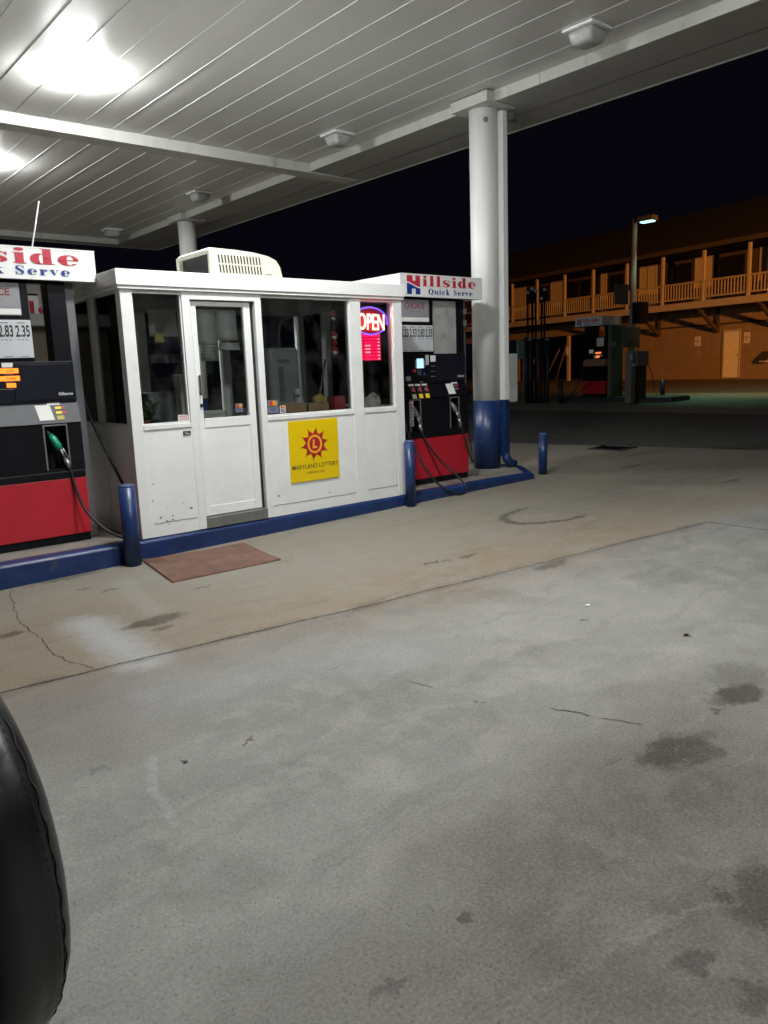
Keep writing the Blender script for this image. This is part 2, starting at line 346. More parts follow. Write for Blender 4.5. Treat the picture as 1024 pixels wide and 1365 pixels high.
# ------------------------------------------------------------------ ground
def ground_material():
    m = bpy.data.materials.new('concrete_forecourt'); nt, N, L = nodes_of(m); b = N['Principled BSDF']
    tc = N.new('ShaderNodeTexCoord'); P = tc.outputs['Object']
    fl = N.new('ShaderNodeVectorMath'); fl.operation = 'MULTIPLY'; fl.inputs[1].default_value = (1,1,0); L.new(P, fl.inputs[0]); P2 = fl.outputs[0]
    def noise(s, det=5, ro=.6, src=P2, dist=0):
        n = N.new('ShaderNodeTexNoise'); n.inputs['Scale'].default_value = s; n.inputs['Detail'].default_value = det; n.inputs['Roughness'].default_value = ro; n.inputs['Distortion'].default_value = dist
        L.new(src, n.inputs['Vector']); return n
    def rng(v, a, b_, c=0., d=1., sm=True):
        r = N.new('ShaderNodeMapRange'); r.interpolation_type = 'SMOOTHSTEP' if sm else 'LINEAR'
        r.inputs['From Min'].default_value = a; r.inputs['From Max'].default_value = b_; r.inputs['To Min'].default_value = c; r.inputs['To Max'].default_value = d
        L.new(v, r.inputs['Value']); return r.outputs[0]
    def math_(op, a, b_=None):
        n = N.new('ShaderNodeMath'); n.operation = op
        for i, q in enumerate((a, b_)):
            if q is None: continue
            if isinstance(q, (int, float)): n.inputs[i].default_value = q
            else: L.new(q, n.inputs[i])
        return n.outputs[0]
    def mix(fac, a, b_, bl='MIX'):
        n = N.new('ShaderNodeMix'); n.data_type = 'RGBA'; n.blend_type = bl
        if isinstance(fac, (int, float)): n.inputs['Factor'].default_value = fac
        else: L.new(fac, n.inputs['Factor'])
        for k, q in (('A', a), ('B', b_)):
            if isinstance(q, tuple): n.inputs[k].default_value = q+(1,)
            else: L.new(q, n.inputs[k])
        return n.outputs['Result']
    def vec(op, a, b_=None):
        n = N.new('ShaderNodeVectorMath'); n.operation = op
        for i, q in enumerate((a, b_)):
            if q is None: continue
            if isinstance(q, tuple): n.inputs[i].default_value = q
            else: L.new(q, n.inputs[i])
        return n
    wob = noise(2.2, 6, .65); wob2 = noise(14, 4, .6)
    warp = vec('SCALE', vec('SUBTRACT', wob.outputs['Color'], (.5,.5,.5)).outputs[0]); warp.inputs['Scale'].default_value = .5
    PW = vec('ADD', P2, warp.outputs[0]).outputs[0]
    warp2 = vec('SCALE', vec('SUBTRACT', wob2.outputs['Color'], (.5,.5,.5)).outputs[0]); warp2.inputs['Scale'].default_value = .10
    PC = vec('ADD', P2, warp2.outputs[0]).outputs[0]
    warp3 = vec('SCALE', warp2.outputs[0]); warp3.inputs['Scale'].default_value = .7
    PS = vec('ADD', PC, warp3.outputs[0]).outputs[0]
    def seg(a, b_, src=PC):
        a = Vector((a[0], a[1], 0)); d = Vector((b_[0], b_[1], 0))-a
        q = vec('SUBTRACT', src, tuple(a)).outputs[0]
        dt = vec('DOT_PRODUCT', q, tuple(d/d.length_squared)).outputs['Value']
        cl = N.new('ShaderNodeClamp'); L.new(dt, cl.inputs[0])
        s = N.new('ShaderNodeVectorMath'); s.operation = 'SCALE'; s.inputs[0].default_value = tuple(d); L.new(cl.outputs[0], s.inputs['Scale'])
        return vec('LENGTH', vec('SUBTRACT', q, s.outputs[0]).outputs[0]).outputs['Value']
    def side(a, b_, src=PC):          # signed distance from the line a->b, positive on its left
        d = (Vector(b_)-Vector(a)).normalized(); n = (-d.y, d.x, 0)
        q = vec('SUBTRACT', src, (a[0], a[1], 0)).outputs[0]
        return vec('DOT_PRODUCT', q, n).outputs['Value']
    def blob(px, py, rx, ry, src=PS, soft=.3, rot=None):      # elliptical patch centred under photo point, radii in metres (along X, along Y)
        c = gs(px, py); q = vec('SUBTRACT', src, (c[0], c[1], 0)).outputs[0]
        sc0 = 1.0 if soft > .5 else 1.15
        q = vec('MULTIPLY', q, (sc0/rx, sc0/ry, 0)).outputs[0]
        return rng(vec('LENGTH', q).outputs['Value'], 1+soft, 1-soft)
    # base colour
    n_big, n_mid, n_fine = noise(.55, 6, .6), noise(3.2, 7, .68, PW), noise(85, 4, .7)
    col = mix(rng(n_big.outputs['Fac'], .32, .68), (.158,.156,.144), (.232,.228,.211))
    col = mix(rng(n_mid.outputs['Fac'], .38, .68, 0, .8), col, (.268,.262,.242))
    n_b2 = noise(1.5, 4, .6, PW)
    col = mix(rng(n_b2.outputs['Fac'], .5, .72, 0, .5), col, (.118,.111,.099))
    # the island side slab is browner
    J0, J1, J2 = gs(10,921), gs(512,802), gs(943,696)
    jl = side(J1, J2); jl0 = side(J0, J1)
    isl = math_('MULTIPLY', rng(math_('MINIMUM', jl, jl0), -.02, .02), 1.)
    brown = mix(rng(noise(.9, 5, .6, PW).outputs['Fac'], .35, .65), (.240,.207,.155), (.248,.226,.185))
    col = mix(math_('MULTIPLY', isl, .85), col, brown)
    rust = blob(640, 755, 2.2, .55, PW, .7); col = mix(math_('MULTIPLY', rust, rng(n_mid.outputs['Fac'], .35, .6, .05, .5)), col, (.235,.15,.085))
    rust2 = blob(20, 880, 1.2, .8, PW, .6); col = mix(math_('MULTIPLY', rust2, .4), col, (.2,.13,.07))
    dark_patch = blob(90, 960, .6, .5, PW, .6); col = mix(math_('MULTIPLY', dark_patch, .5), col, (.12,.105,.088))  # darker patch on the camera side of the joint
    # broad oily darkening where the cars stand
    for px, py, rx, ry, a in ((900,1130,.7,.6,.8),(960,1060,.7,.5,.6),(700,1180,.9,.35,.4),(990,960,.6,.5,.45),(880,1280,.5,.4,.6),(560,1300,.5,.3,.25),(1000,1290,.3,.4,.4),(300,700,1.2,.3,.2),(900,640,2.4,.5,.3)):
        col = mix(math_('MULTIPLY', blob(px, py, rx, ry, PW, .75), math_('MULTIPLY', rng(n_mid.outputs['Fac'], .25, .65, .3, 1.), a)), col, (.072,.062,.050))
    # sharper oil spots
    for px, py, rx, ry, a in ((900,1000,.19,.12,1.),(905,1002,.1,.07,.7),(935,1003,.1,.08,.8),(875,1010,.1,.07,.8),(985,925,.15,.09,.95),(965,930,.1,.07,.6),(985,900,.2,.16,.4),(953,946,.04,.025,.8),(1020,1195,.16,.14,.8),(927,1281,.07,.045,.75),(625,1226,.035,.03,.75),(1003,1328,.06,.04,.6),(522,1311,.05,.03,.5),(812,1014,.04,.03,.5),(940,980,.06,.04,.5),(935,1052,.2,.1,.3),
                             (735,753,.24,.07,.6),(622,741,.1,.05,.7),(575,750,.07,.03,.7),(595,748,.06,.03,.6),(148,786,.08,.035,.5),(112,785,.06,.03,.45),(5,848,.14,.06,.7),(270,783,.09,.04,.4),(205,828,.25,.10,.7),(180,835,.12,.07,.5),(215,837,.08,.04,.6),(90,770,.35,.08,.55),(840,622,.3,.06,.55),(975,641,.25,.05,.6),(890,598,1.2,.2,.25),
                             (330,988,.025,.015,.8),(247,1017,.02,.012,.8),(776,825,.03,.02,.9),(915,847,.03,.015,.9),(445,890,.03,.012,.7),(132,1028,.05,.02,.4),(640,935,.02,.012,.6)):
        col = mix(math_('MULTIPLY', blob(px, py, rx, ry), math_('MULTIPLY', rng(n_fine.outputs['Fac'], .25, .7, .75, 1.05), a)), col, (.024,.018,.013))
    st = N.new('ShaderNodeMapping'); st.inputs['Scale'].default_value = (.5,5.5,1); st.inputs['Rotation'].default_value = (0,0,.35); L.new(PW, st.inputs['Vector'])
    n_st = noise(1.3, 6, .7, st.outputs[0])
    col = mix(rng(n_st.outputs['Fac'], .52, .72, 0, .42), col, (.10,.093,.083))
    col = mix(rng(n_st.outputs['Fac'], .46, .3, 0, .22), col, (.30,.295,.28))
    # ring shaped scuff and pale strips
    c = gs(735,683); q = vec('LENGTH', vec('MULTIPLY', vec('SUBTRACT', PS, (c[0],c[1],0)).outputs[0], (1/.62,1/.36,0)).outputs[0]).outputs['Value']
    ringm = math_('MULTIPLY', rng(q, .82, .95), rng(q, 1.12, 1.0)); cut = rng(side(gs(700,676), gs(800,690)), .12, -.1)
    col = mix(math_('MULTIPLY', math_('MULTIPLY', ringm, cut), .75), col, (.036,.028,.022))
    a0, a1 = gs(112,830), gs(190,880); pale = rng(seg(a0, a1, PS), .26, .0)  # patch of light through the car's windows, put into the concrete colour
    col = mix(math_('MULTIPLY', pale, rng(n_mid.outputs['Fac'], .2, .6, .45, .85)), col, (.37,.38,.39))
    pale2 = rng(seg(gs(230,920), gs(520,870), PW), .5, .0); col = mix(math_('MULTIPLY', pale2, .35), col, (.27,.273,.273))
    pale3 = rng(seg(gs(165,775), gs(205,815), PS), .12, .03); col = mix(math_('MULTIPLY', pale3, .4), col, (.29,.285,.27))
    for a, b_ in ((gs(205,1010), gs(202,1050)), (gs(202,1050), gs(235,1100)), (gs(700,690), gs(735,686))):
        col = mix(math_('MULTIPLY', rng(seg(a, b_), .03, .005), .35), col, (.32,.32,.31))
    # aggregate grain
    v = N.new('ShaderNodeTexVoronoi'); v.inputs['Scale'].default_value = 190; L.new(P2, v.inputs['Vector'])
    sp = N.new('ShaderNodeSeparateColor'); L.new(v.outputs['Color'], sp.inputs[0])
    col = mix(rng(n_fine.outputs['Fac'], .34, .66, .0, 1.), mix(.17, col, (.03,.03,.03)), mix(.07, col, (.6,.58,.54)))
    grain = noise(260, 2, .7)
    col = mix(rng(grain.outputs['Fac'], .3, .46, .34, 0.), col, (.03,.03,.028))
    col = mix(rng(sp.outputs[0], .965, .985, 0, .15), col, (.33,.31,.28))
    col = mix(rng(sp.outputs[1], .96, .99, 0, .4), col, (.03,.028,.025))
    edge = rng(seg(J0, J1), .09, .01, 0, .45)
    edge = math_('MAXIMUM', edge, rng(seg(J1, J2), .09, .01, 0, .45))
    col = mix(math_('MULTIPLY', edge, rng(n_mid.outputs['Fac'], .4, .65)), col, (.07,.06,.05))
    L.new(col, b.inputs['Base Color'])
    L.new(rng(n_mid.outputs['Fac'], .3, .7, .72, .9), b.inputs['Roughness']); b.inputs['Specular IOR Level'].default_value = .3
    bn = noise(55, 5, .72)
    hgt = bn.outputs['Fac']
    bp = N.new('ShaderNodeBump'); bp.inputs['Strength'].default_value = .45; bp.inputs['Distance'].default_value = .006
    L.new(hgt, bp.inputs['Height']); L.new(bp.outputs[0], b.inputs['Normal'])
    return m
def ground_sheet(mb, xs, ys, up=0.):
    V = [[mb.bm.verts.new((x, y, gz(x)+up)) for y in ys] for x in xs]
    for i in range(len(xs)-1):
        for j in range(len(ys)-1): mb.bm.faces.new((V[i][j], V[i+1][j], V[i+1][j+1], V[i][j+1]))
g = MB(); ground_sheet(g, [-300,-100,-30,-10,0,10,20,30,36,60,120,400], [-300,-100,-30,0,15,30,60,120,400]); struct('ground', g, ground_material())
# the joints between the slabs and the cracks, as thin sunken lines of dark filler
M_joint = pm('joint_filler', (.035,.031,.027), .95, var=.4, scale=20)
def crack(name, pts, w, amp, step=.03):
    m = MB(); A = []; B = []; P = [Vector(p) for p in pts]; off = 0
    for a_, b_ in zip(P, P[1:]):
        d = b_-a_; n_ = Vector((-d.y, d.x)).normalized(); k_ = max(2, int(d.length/step))
        for i in range(k_):
            p = a_.lerp(b_, i/k_); off = off*.85+random.uniform(-amp, amp); ww = w*random.uniform(.35, 1.25)
            q0, q1 = p+n_*(off+ww/2), p+n_*(off-ww/2); A.append((q0.x, q0.y, gz(q0.x)+.0025)); B.append((q1.x, q1.y, gz(q1.x)+.0025))
    m.quadstrip(A, B); return struct(name, m, M_joint)
J0, J1, J2, J3 = gs(10,921), gs(512,802), gs(943,696), gs(1024,707)
crack('slab_joint', [(-8, J0[1]+.35), J0, J1, J2], .011, .004, .02)
crack('slab_joint', [J2, J3, (6.55,-4)], .016, .004, .02)
crack('pavement_crack', [gs(*p) for p in ((15,785),(20,812),(24,822),(40,838),(60,858),(88,878),(108,886),(133,893))], .007, .012)
crack('pavement_crack', [gs(735,944), gs(752,947), gs(790,954)], .009, .008, .012)
crack('pavement_crack', [gs(800,958), gs(830,963), gs(860,968)], .006, .005, .012)
crack('pavement_crack', [gs(545,909), gs(580,917)], .005, .005, .012)
crack('pavement_crack', [gs(205,828), gs(240,817)], .006, .005, .02)
M_asph = pm('asphalt', (.062,.062,.057), .85, var=.3, scale=2, grime=.5, gcol=(.075,.07,.06), gscale=1.2, bump=.4, bscale=160)
M_conc2 = pm('old_concrete', (.16,.145,.12), .85, var=.25, scale=1.2, grime=.6, gcol=(.07,.06,.05), gscale=1.5, bump=.2, bscale=120)
a = MB(); n = 40
e0, e1 = gs(660,590), gs(1024,601)
def edge_x(y): t = (y-e0[1])/(e1[1]-e0[1]); return e0[0]+t*(e1[0]-e0[0])
ys = [-30+i*2 for i in range(40)]
Lf = [(max(9.6, min(13.5, edge_x(y)))+random.uniform(-.06,.06), y) for y in ys]
vs0 = [[a.bm.verts.new((x, y, gz(x)+.005)), a.bm.verts.new((17.6+random.uniform(-.1,.1), y, gz(17.6)+.005))] for x, y in Lf]
for p, q in zip(vs0, vs0[1:]): a.bm.faces.new((p[0], p[1], q[1], q[0]))
struct('road', a, M_asph)
a = MB(); ground_sheet(a, [25.2,30,36,60,90], [-40,0,20,40,60,90], .005); struct('parking_lot', a, pm('worn_asphalt', (.08,.075,.066), .9, var=.3, scale=1.5, bump=.3, bscale=120))

# ------------------------------------------------------------------ pump island and kerb
IZ = .225; YK = 6.32
def island(pts, zt, wk=.13):
    """pts: outline counter-clockwise; returns kerb and top"""
    n = len(pts); c = Vector((sum(p[0] for p in pts)/n, sum(p[1] for p in pts)/n))
    inn = []
    for i in range(n):
        p0, p1, p2 = Vector(pts[i-1]), Vector(pts[i]), Vector(pts[(i+1) % n])
        d1 = (p1-p0).normalized(); d2 = (p2-p1).normalized(); n1 = Vector((-d1.y, d1.x)); n2 = Vector((-d2.y, d2.x))
        bis = (n1+n2).normalized(); inn.append(p1+bis*(wk/max(.3, bis.dot(n1))))
    k = MB()
    for i in range(n):
        j = (i+1) % n; a_, b_ = Vector(pts[i]), Vector(pts[j]); A, B = inn[i], inn[j]
        m = max(1, int((b_-a_).length/.8))
        prof = lambda o, q: [(o.x, o.y, -.3), (o.x, o.y, zt-.03), tuple((o.lerp(q,.1)))+(zt-.012,), tuple(o.lerp(q,.3))+(zt,), (q.x, q.y, zt), (q.x, q.y, zt-.1)]
        rows = []
        for s in range(m+1):
            t = s/m; jit = random.uniform(-.004,.004) if 0 < s < m else 0
            rows.append([k.bm.verts.new(Vector(p)+Vector((0,0,jit if p[2] > 0 else 0))) for p in prof(a_.lerp(b_, t), A.lerp(B, t))])
        for r0, r1 in zip(rows, rows[1:]):
            for q in range(5):
                f = k.bm.faces.new((r0[q], r1[q], r1[q+1], r0[q+1])); f.smooth = q in (1,2)
    t = MB(); t.poly([(p.x, p.y, zt-.004) for p in inn])
    return k, t
k, t = island([(-6,YK),(7.84,YK),(8.36,6.93),(8.36,7.75),(7.9,8.3),(-6,8.3)], IZ)
struct('kerb', k, M_blue); struct('pump_island', t, M_conc)

# ------------------------------------------------------------------ canopy
CZ, SZ = 4.92, 4.80; XS, XE = 7.8, 9.02; X0c, Y0c, YB, YE = -7.5, -6.0, 18.85, 19.25
can = thing('station_canopy', 'long flat white canopy of ribbed metal panels roofing the whole filling station', 'canopy', (0,0,SZ))
c = MB(); lip = MB()
x = 2.90-.414*25
def bay(y0, y1):
    x = 2.90-.414*25; xs = []
    while x < XS+.1: xs.append(x); x += .414
    for xa in xs:
        a0 = max(xa+.004, X0c); a1 = min(xa+.410, XS)
        if a1-a0 < .02: continue
        sag = .003
        n = 4; row = []
        for i in range(n+1):
            t = i/n; z = CZ-sag*(1-(2*t-1)**2)+random.uniform(-.001,.001)
            row.append([c.bm.verts.new((a0+(a1-a0)*t, y, z)) for y in (y0, y1)])
        for p, q in zip(row, row[1:]):
            f = c.bm.faces.new((p[0], q[0], q[1], p[1])); f.smooth = True
        if X0c < xa < XS: lip.box(xa-.0025, xa+.0025, y0, y1, CZ-.005, CZ+.02)
bay(Y0c, 10.85); bay(11.15, YB)
part('ceiling_panel', c, M_ceil, can); part('panel_seam', lip, M_lip, can)
s = MB(); s.box(XS+.022, XE-.05, Y0c, YE-.05, SZ, SZ+.03); s.box(X0c, XS+.022, YB+.022, YE-.05, SZ, SZ+.03); part('soffit', s, M_soffit, can)
s = MB()
y = Y0c
while y < YB:                                             # folded trim along the edge of the panel field, in lengths
    y1 = min(YB, y+3.05); s.box(XS, XS+.02, y+.004, y1-.004, SZ-.003, CZ+.04); y = y1
s.box(X0c, XS+.02, YB+.003, YB+.02, SZ-.003, CZ+.04); part('edge_trim', s, M_trim, can)
s = MB(); s.box(X0c, 8.78, 10.85, 11.15, 4.773, CZ+.05, .006); part('cross_beam', s, M_trim, can)
s = MB(); s.box(8.46, 8.475, Y0c, YE-.1, SZ-.004, SZ+.01); part('soffit_joint', s, pm('soffit_dirt_line', (.12,.11,.09), .8, var=.5, scale=3), can)
s = MB()
s.box(XE-.05, XE, Y0c, YE, SZ-.006, 5.75, .008); s.box(X0c, XE-.05, YE-.05, YE, SZ-.006, 5.75, .008); s.box(X0c, XE-.05, Y0c-.05, Y0c, SZ-.006, 5.75); s.box(X0c-.05, X0c, Y0c-.05, YE, SZ-.006, 5.75)
part('fascia', s, M_white, can)
s = MB(); s.box(X0c, XE-.05, Y0c, YE-.05, 5.3, 5.4); part('roof_deck', s, M_soffit, can)

# canopy lights
LITE = em('lamp_lens_lit', (.985,1.,.985), 325., light=True)
LOFF = pm('lamp_lens_off', (.42,.43,.41), .3, var=.15, scale=12, spec=.6)
def canopy_light(x, y, lit, label):
    r = thing('canopy_light', label, 'ceiling light', (x, y, CZ), 0, 'ceiling lights under the canopy')
    fr = .27 if lit else .185
    m = MB(); fz = .008 if lit else .035
    m.box(x-fr, x+fr, y-fr, y+fr, CZ-fz, CZ-.002, .003 if lit else .014, 3); part('mounting_frame', m, pm('lamp_frame_white', (.8,.8,.79), .4), r)
    m = MB(); t = bmesh.new(); bmesh.ops.create_cube(t, size=1)
    for v in t.verts:
        k = (.48 if v.co.z > 0 else .40) if lit else (.31 if v.co.z > 0 else .24)
        v.co = Vector((x+v.co.x*k, y+v.co.y*k, CZ-fz+(0.002 if v.co.z > 0 else (-.10 if lit else -.13))))
    bmesh.ops.bevel(t, geom=list(t.edges), offset=.045, segments=3, affect='EDGES', profile=.5)
    for f in t.faces: f.smooth = True
    m.merge(t); part('lens', m, LITE if lit else LOFF, r)
canopy_light(3.52, 9.17, True, 'large lit canopy light glowing white above the service booth')
canopy_light(3.5, 13.35, True, 'lit canopy light half cut off at the left edge of the photo')
canopy_light(3.36, 4.7, True, 'lit canopy light overhead between the camera and the booth')
canopy_light(3.36, .55, True, 'lit canopy light overhead beside the camera')
for y, lb in ((5.15,'unlit canopy light nearest the camera, right of the front column'), (9.35,'unlit canopy light left of the front column, second from the camera'), (13.55,'unlit canopy light near the top of the rear column'), (17.75,'farthest unlit canopy light by the rear corner of the canopy')):
    canopy_light(7.24, y, False, lb)

# ------------------------------------------------------------------ columns
def column(cx, cy, label, extras):
    r = thing('canopy_column', label, 'column', (cx, cy, IZ), 0, 'round columns carrying the canopy')
    rad = .18; zb = 1.14; z0 = IZ-.0 if extras else gz(cx)
    m = MB(); m.lathe((cx,cy,0), [(rad, zb), (rad, SZ-.02)], 48); part('shaft', m, M_col, r)
    m = MB(); m.lathe((cx,cy,0), [(rad+.002, z0-.01), (rad+.002, zb)], 48); part('painted_base', m, M_blue, r)
    m = MB(); m.box(cx-.27, cx+.27, cy-.31, cy+.31, SZ-.022, CZ-.015, .005); part('capital', m, M_trim, r)
    if extras:
        px, py = cx+.165, cy-.175
        m = MB(); m.box(px-.05, px+.05, py-.045, py+.045, zb+.22, SZ-.03, .012); m.box(px-.056, px+.056, py-.05, py+.05, zb, zb+.22, .01); part('downpipe', m, M_col, r)
        m = MB(); m.box(px-.052, px+.052, py-.048, py+.048, IZ+.16, zb, .01)
        m.tube([(px,py,IZ+.2), (px+.01,py-.03,IZ+.1), (px+.06,py-.05,IZ+.05), (px+.13,py-.08,IZ+.04)], [.055,.06,.055,.045], 12); part('downpipe_shoe', m, M_blue, r)
        m = MB(); m.tube([(px,py,SZ-.12), (px+.22,py-.03,SZ-.12)], .02, 10); m.box(px+.1, px+.16, py-.06, py+.02, SZ-.12, SZ-.03); part('pipe_elbow', m, M_gsteel, r)
        d = Vector((-.62,-.78,0)); b_ = Vector((cx,cy,SZ-.17))+d*(rad-.01)
        m = MB(); m.lathe(b_, [(.03,0),(.03,.03),(.018,.05)], 14, d); part('junction_knob', m, M_gsteel, r)
        k0 = onY(684,536,7.30); k1 = onY(690.5,471,7.30)
        m = MB(); m.box(cx+.10, k1[0], 7.30, 7.52, k0[1], k1[1], .02, 3); part('cabinet', m, pm('cabinet_white', (.85,.87,.86), .4, var=.04), r)
    return r
column(7.92, 7.2, 'white round column with blue painted foot and square downpipe at the island end', True)
column(7.95, 15.55, 'distant white round column rising behind the rooftop air conditioner', False)

# ------------------------------------------------------------------ service booth
BX0, BX1, BY0, BY1, ZT = 2.60, 5.66, 6.34, 8.25, 2.31
bo = thing('service_booth', 'white flat-roofed booth of aluminium and glass on the pump island', 'booth', (BX0, BY0, IZ))
S1 = 1.18
def wall_panel(mb, x0, x1, z0=IZ+.002, z1=S1-.03): mb.box(x0, x1, BY0+.004, BY0+.06, z0, z1)
m = MB()
wall_panel(m, 2.70, 3.14); wall_panel(m, 3.925, 4.965); wall_panel(m, 5.10, 5.54)
m.box(BX0+.004, BX0+.06, BY0+.10, BY1-.06, IZ+.002, S1-.03); m.box(BX1-.06, BX1-.004, BY0+.10, BY1-.06, IZ+.002, S1-.03); m.box(BX0+.06, BX1-.06, BY1-.06, BY1-.004, IZ+.002, S1-.03)
parts('wall', m, M_white, bo)
m = MB()
for x0, x1 in ((2.60,2.70),(3.14,3.215),(3.86,3.925),(4.965,5.10),(5.54,5.66)): m.box(x0, x1, BY0, BY0+.10, IZ+.002, ZT, .004)
for y0, y1 in ((7.0,7.09),(7.6,7.69),(BY1-.1,BY1)):
    for xa, xb in ((BX0, BX0+.09), (BX1-.09, BX1)): m.box(xa, xb, y0, y1, IZ+.002, ZT, .004)
for x0, x1 in ((3.5,3.6),(4.5,4.6)): m.box(x0, x1, BY1-.09, BY1, IZ+.002, ZT, .004)
m.box(3.215, 3.86, BY0, BY0+.1, 2.245, ZT, .003)
parts('frame_post', m, M_alu, bo)
m = MB()
for x0, x1 in ((2.70,3.14),(3.925,4.965),(5.10,5.54)):
    m.box(x0+.001, x1-.001, BY0-.006, BY0+.09, S1-.028, S1+.012, .004); m.box(x0+.001, x1-.001, BY0+.01, BY0+.08, ZT-.012, ZT-.001)
for y0, y1 in ((BY0+.1,7.0),(7.09,7.6),(7.69,BY1-.1)):
    m.box(BX0-.006, BX0+.08, y0+.001, y1-.001, S1-.028, S1+.012, .004)
parts('window_sill', m, M_alu, bo)
for x0, x1 in ((2.70,3.14),(3.925,4.965),(5.10,5.54)):
    wn = MB()
    for a_, b_, c_, d_ in ((x0+.001,x1-.001,S1+.0125,S1+.027),(x0+.001,x1-.001,ZT-.027,ZT-.0125),(x0+.001,x0+.012,S1+.027,ZT-.027),(x1-.012,x1-.001,S1+.027,ZT-.027)): wn.box(a_, b_, BY0+.018, BY0+.055, c_, d_)
    wo = part('window', wn, M_alu, bo)
    p = MB(); p.box(x0+.012, x1-.012, BY0+.034, BY0+.039, S1+.027, ZT-.027); part('pane', p, M_glass, wo)
for xx in (BX0+.03, BX1-.036):
    for y0, y1 in ((BY0+.1,7.0),(7.09,7.6),(7.69,BY1-.1)):
        wn = MB()
        for c_, d_ in ((S1+.0125,S1+.03),(ZT-.02,ZT-.002)): wn.box(xx-.012, xx+.018, y0+.001, y1-.001, c_, d_)
        for c_, d_ in ((y0+.001,y0+.012),(y1-.012,y1-.001)): wn.box(xx-.012, xx+.018, c_, d_, S1+.03, ZT-.02)
        wo = part('window', wn, M_alu, bo); p = MB(); p.box(xx, xx+.005, y0+.002, y1-.002, S1+.03, ZT-.02); part('pane', p, M_glass, wo)
for x0, x1 in ((2.7,3.5),(3.6,4.5),(4.6,5.56)):
    wn = MB(); wn.box(x0+.001, x1-.001, BY1-.06, BY1-.02, S1-.03, S1+.02); wo = part('window', wn, M_alu, bo); p = MB(); p.box(x0+.002, x1-.002, BY1-.04, BY1-.035, S1+.02, ZT-.002); part('pane', p, M_glass, wo)
# roof slab with a two-step fascia
m = MB(); m.box(BX0-.035, BX1+.03, BY0-.035, BY1+.05, ZT+.028, 2.465, .006); m.box(BX0-.022, BX1+.018, BY0-.022, BY1+.035, ZT+.001, ZT+.025, .004); part('roof', m, M_roof, bo)
m = MB(); m.box(BX0+.06, BX1-.06, BY0+.1, BY1-.06, ZT-.03, ZT-.002); part('ceiling', m, M_inwall, bo)
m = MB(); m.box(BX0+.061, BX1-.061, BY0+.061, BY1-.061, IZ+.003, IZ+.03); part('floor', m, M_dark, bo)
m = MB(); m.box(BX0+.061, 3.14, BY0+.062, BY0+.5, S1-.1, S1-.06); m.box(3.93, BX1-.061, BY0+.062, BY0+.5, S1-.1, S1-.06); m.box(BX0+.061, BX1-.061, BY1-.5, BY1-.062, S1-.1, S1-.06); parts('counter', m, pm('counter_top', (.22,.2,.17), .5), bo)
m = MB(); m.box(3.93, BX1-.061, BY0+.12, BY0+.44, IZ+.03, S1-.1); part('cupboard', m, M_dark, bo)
# kick and threshold
m = MB(); m.box(3.216, 3.859, BY0-.012, BY0+.12, IZ+.002, .325, .004); part('threshold', m, M_steel, bo)
# panel seams and scuffs
m = MB()
for x0, x1, z in ((2.72,3.13,.345),(3.93,4.95,.335),(5.11,5.53,.345)):
    n = 16; L_ = [(x0+(x1-x0)*i/n, BY0+.0025, z+random.uniform(-.004,.004)) for i in range(n+1)]; m.tube(L_, .0022, 5)
parts('panel_seam', m, pm('seam_shadow_gap', (.16,.15,.14), .8), bo)
m = MB()
for _ in range(15):
    x = random.choice([random.uniform(2.72,2.9), random.uniform(2.72,2.95), random.uniform(3.95,4.9), random.uniform(2.72,3.1)]); z = random.uniform(.27,.62) if random.random() < .8 else random.uniform(.6,1.05)
    r_ = random.uniform(.004,.013); pts = [(x+r_*1.5*math.cos(q)*random.uniform(.5,1.2), BY0+.0028, z+r_*math.sin(q)*random.uniform(.5,1.2)) for q in [i*PI/4 for i in range(8)]]
    m.poly(pts)
parts('paint_chip', m, pm('paint_chip_grey', (.25,.22,.19), .9, var=.4, scale=40), bo)  # small chips in the booth's wall paint
# door
m = MB(); DY = BY0+.035
DX0, DX1, DZ0, DZ1 = 3.232, 3.825, .332, 2.238
GX0, GX1, GZ0, GZ1 = 3.285, 3.755, 1.215, 2.195
m.box(DX0, GX0, DY, DY+.045, DZ0, DZ1, .003); m.box(GX1, DX1, DY, DY+.045, DZ0, DZ1, .003); m.box(GX0, GX1, DY+.001, DY+.044, GZ1, DZ1-.001, .003); m.box(GX0, GX1, DY+.001, DY+.044, 1.13, GZ0, .003); m.box(GX0, GX1, DY+.001, DY+.044, DZ0+.001, .42, .003); m.box(GX0, GX1, DY+.008, DY+.036, .42, 1.13)
door = part('door', m, M_white, bo)
m = MB(); m.box(GX0-.004, GX1+.004, DY+.02, DY+.025, GZ0-.004, GZ1+.004); part('pane', m, M_glass, door)
m = MB(); hx = 3.262; m.box(hx-.006, hx+.006, DY-.03, DY-.018, 1.42, 1.60, .003); m.box(hx-.005, hx+.005, DY-.019, DY+.002, 1.43, 1.445); m.box(hx-.005, hx+.005, DY-.019, DY+.002, 1.575, 1.59); m.lathe((hx+.004, DY+.001, 1.335), [(.016,0),(.016,.012),(.007,.02)], 14, (0,-1,0)); part('handle', m, pm('door_handle_metal', (.08,.08,.08), .35, metal=.8), door)
m = MB(); m.box(DX1+.004, 3.858, DY+.012, DY+.05, DZ0, DZ1); part('door_seal', m, M_rubber, door)

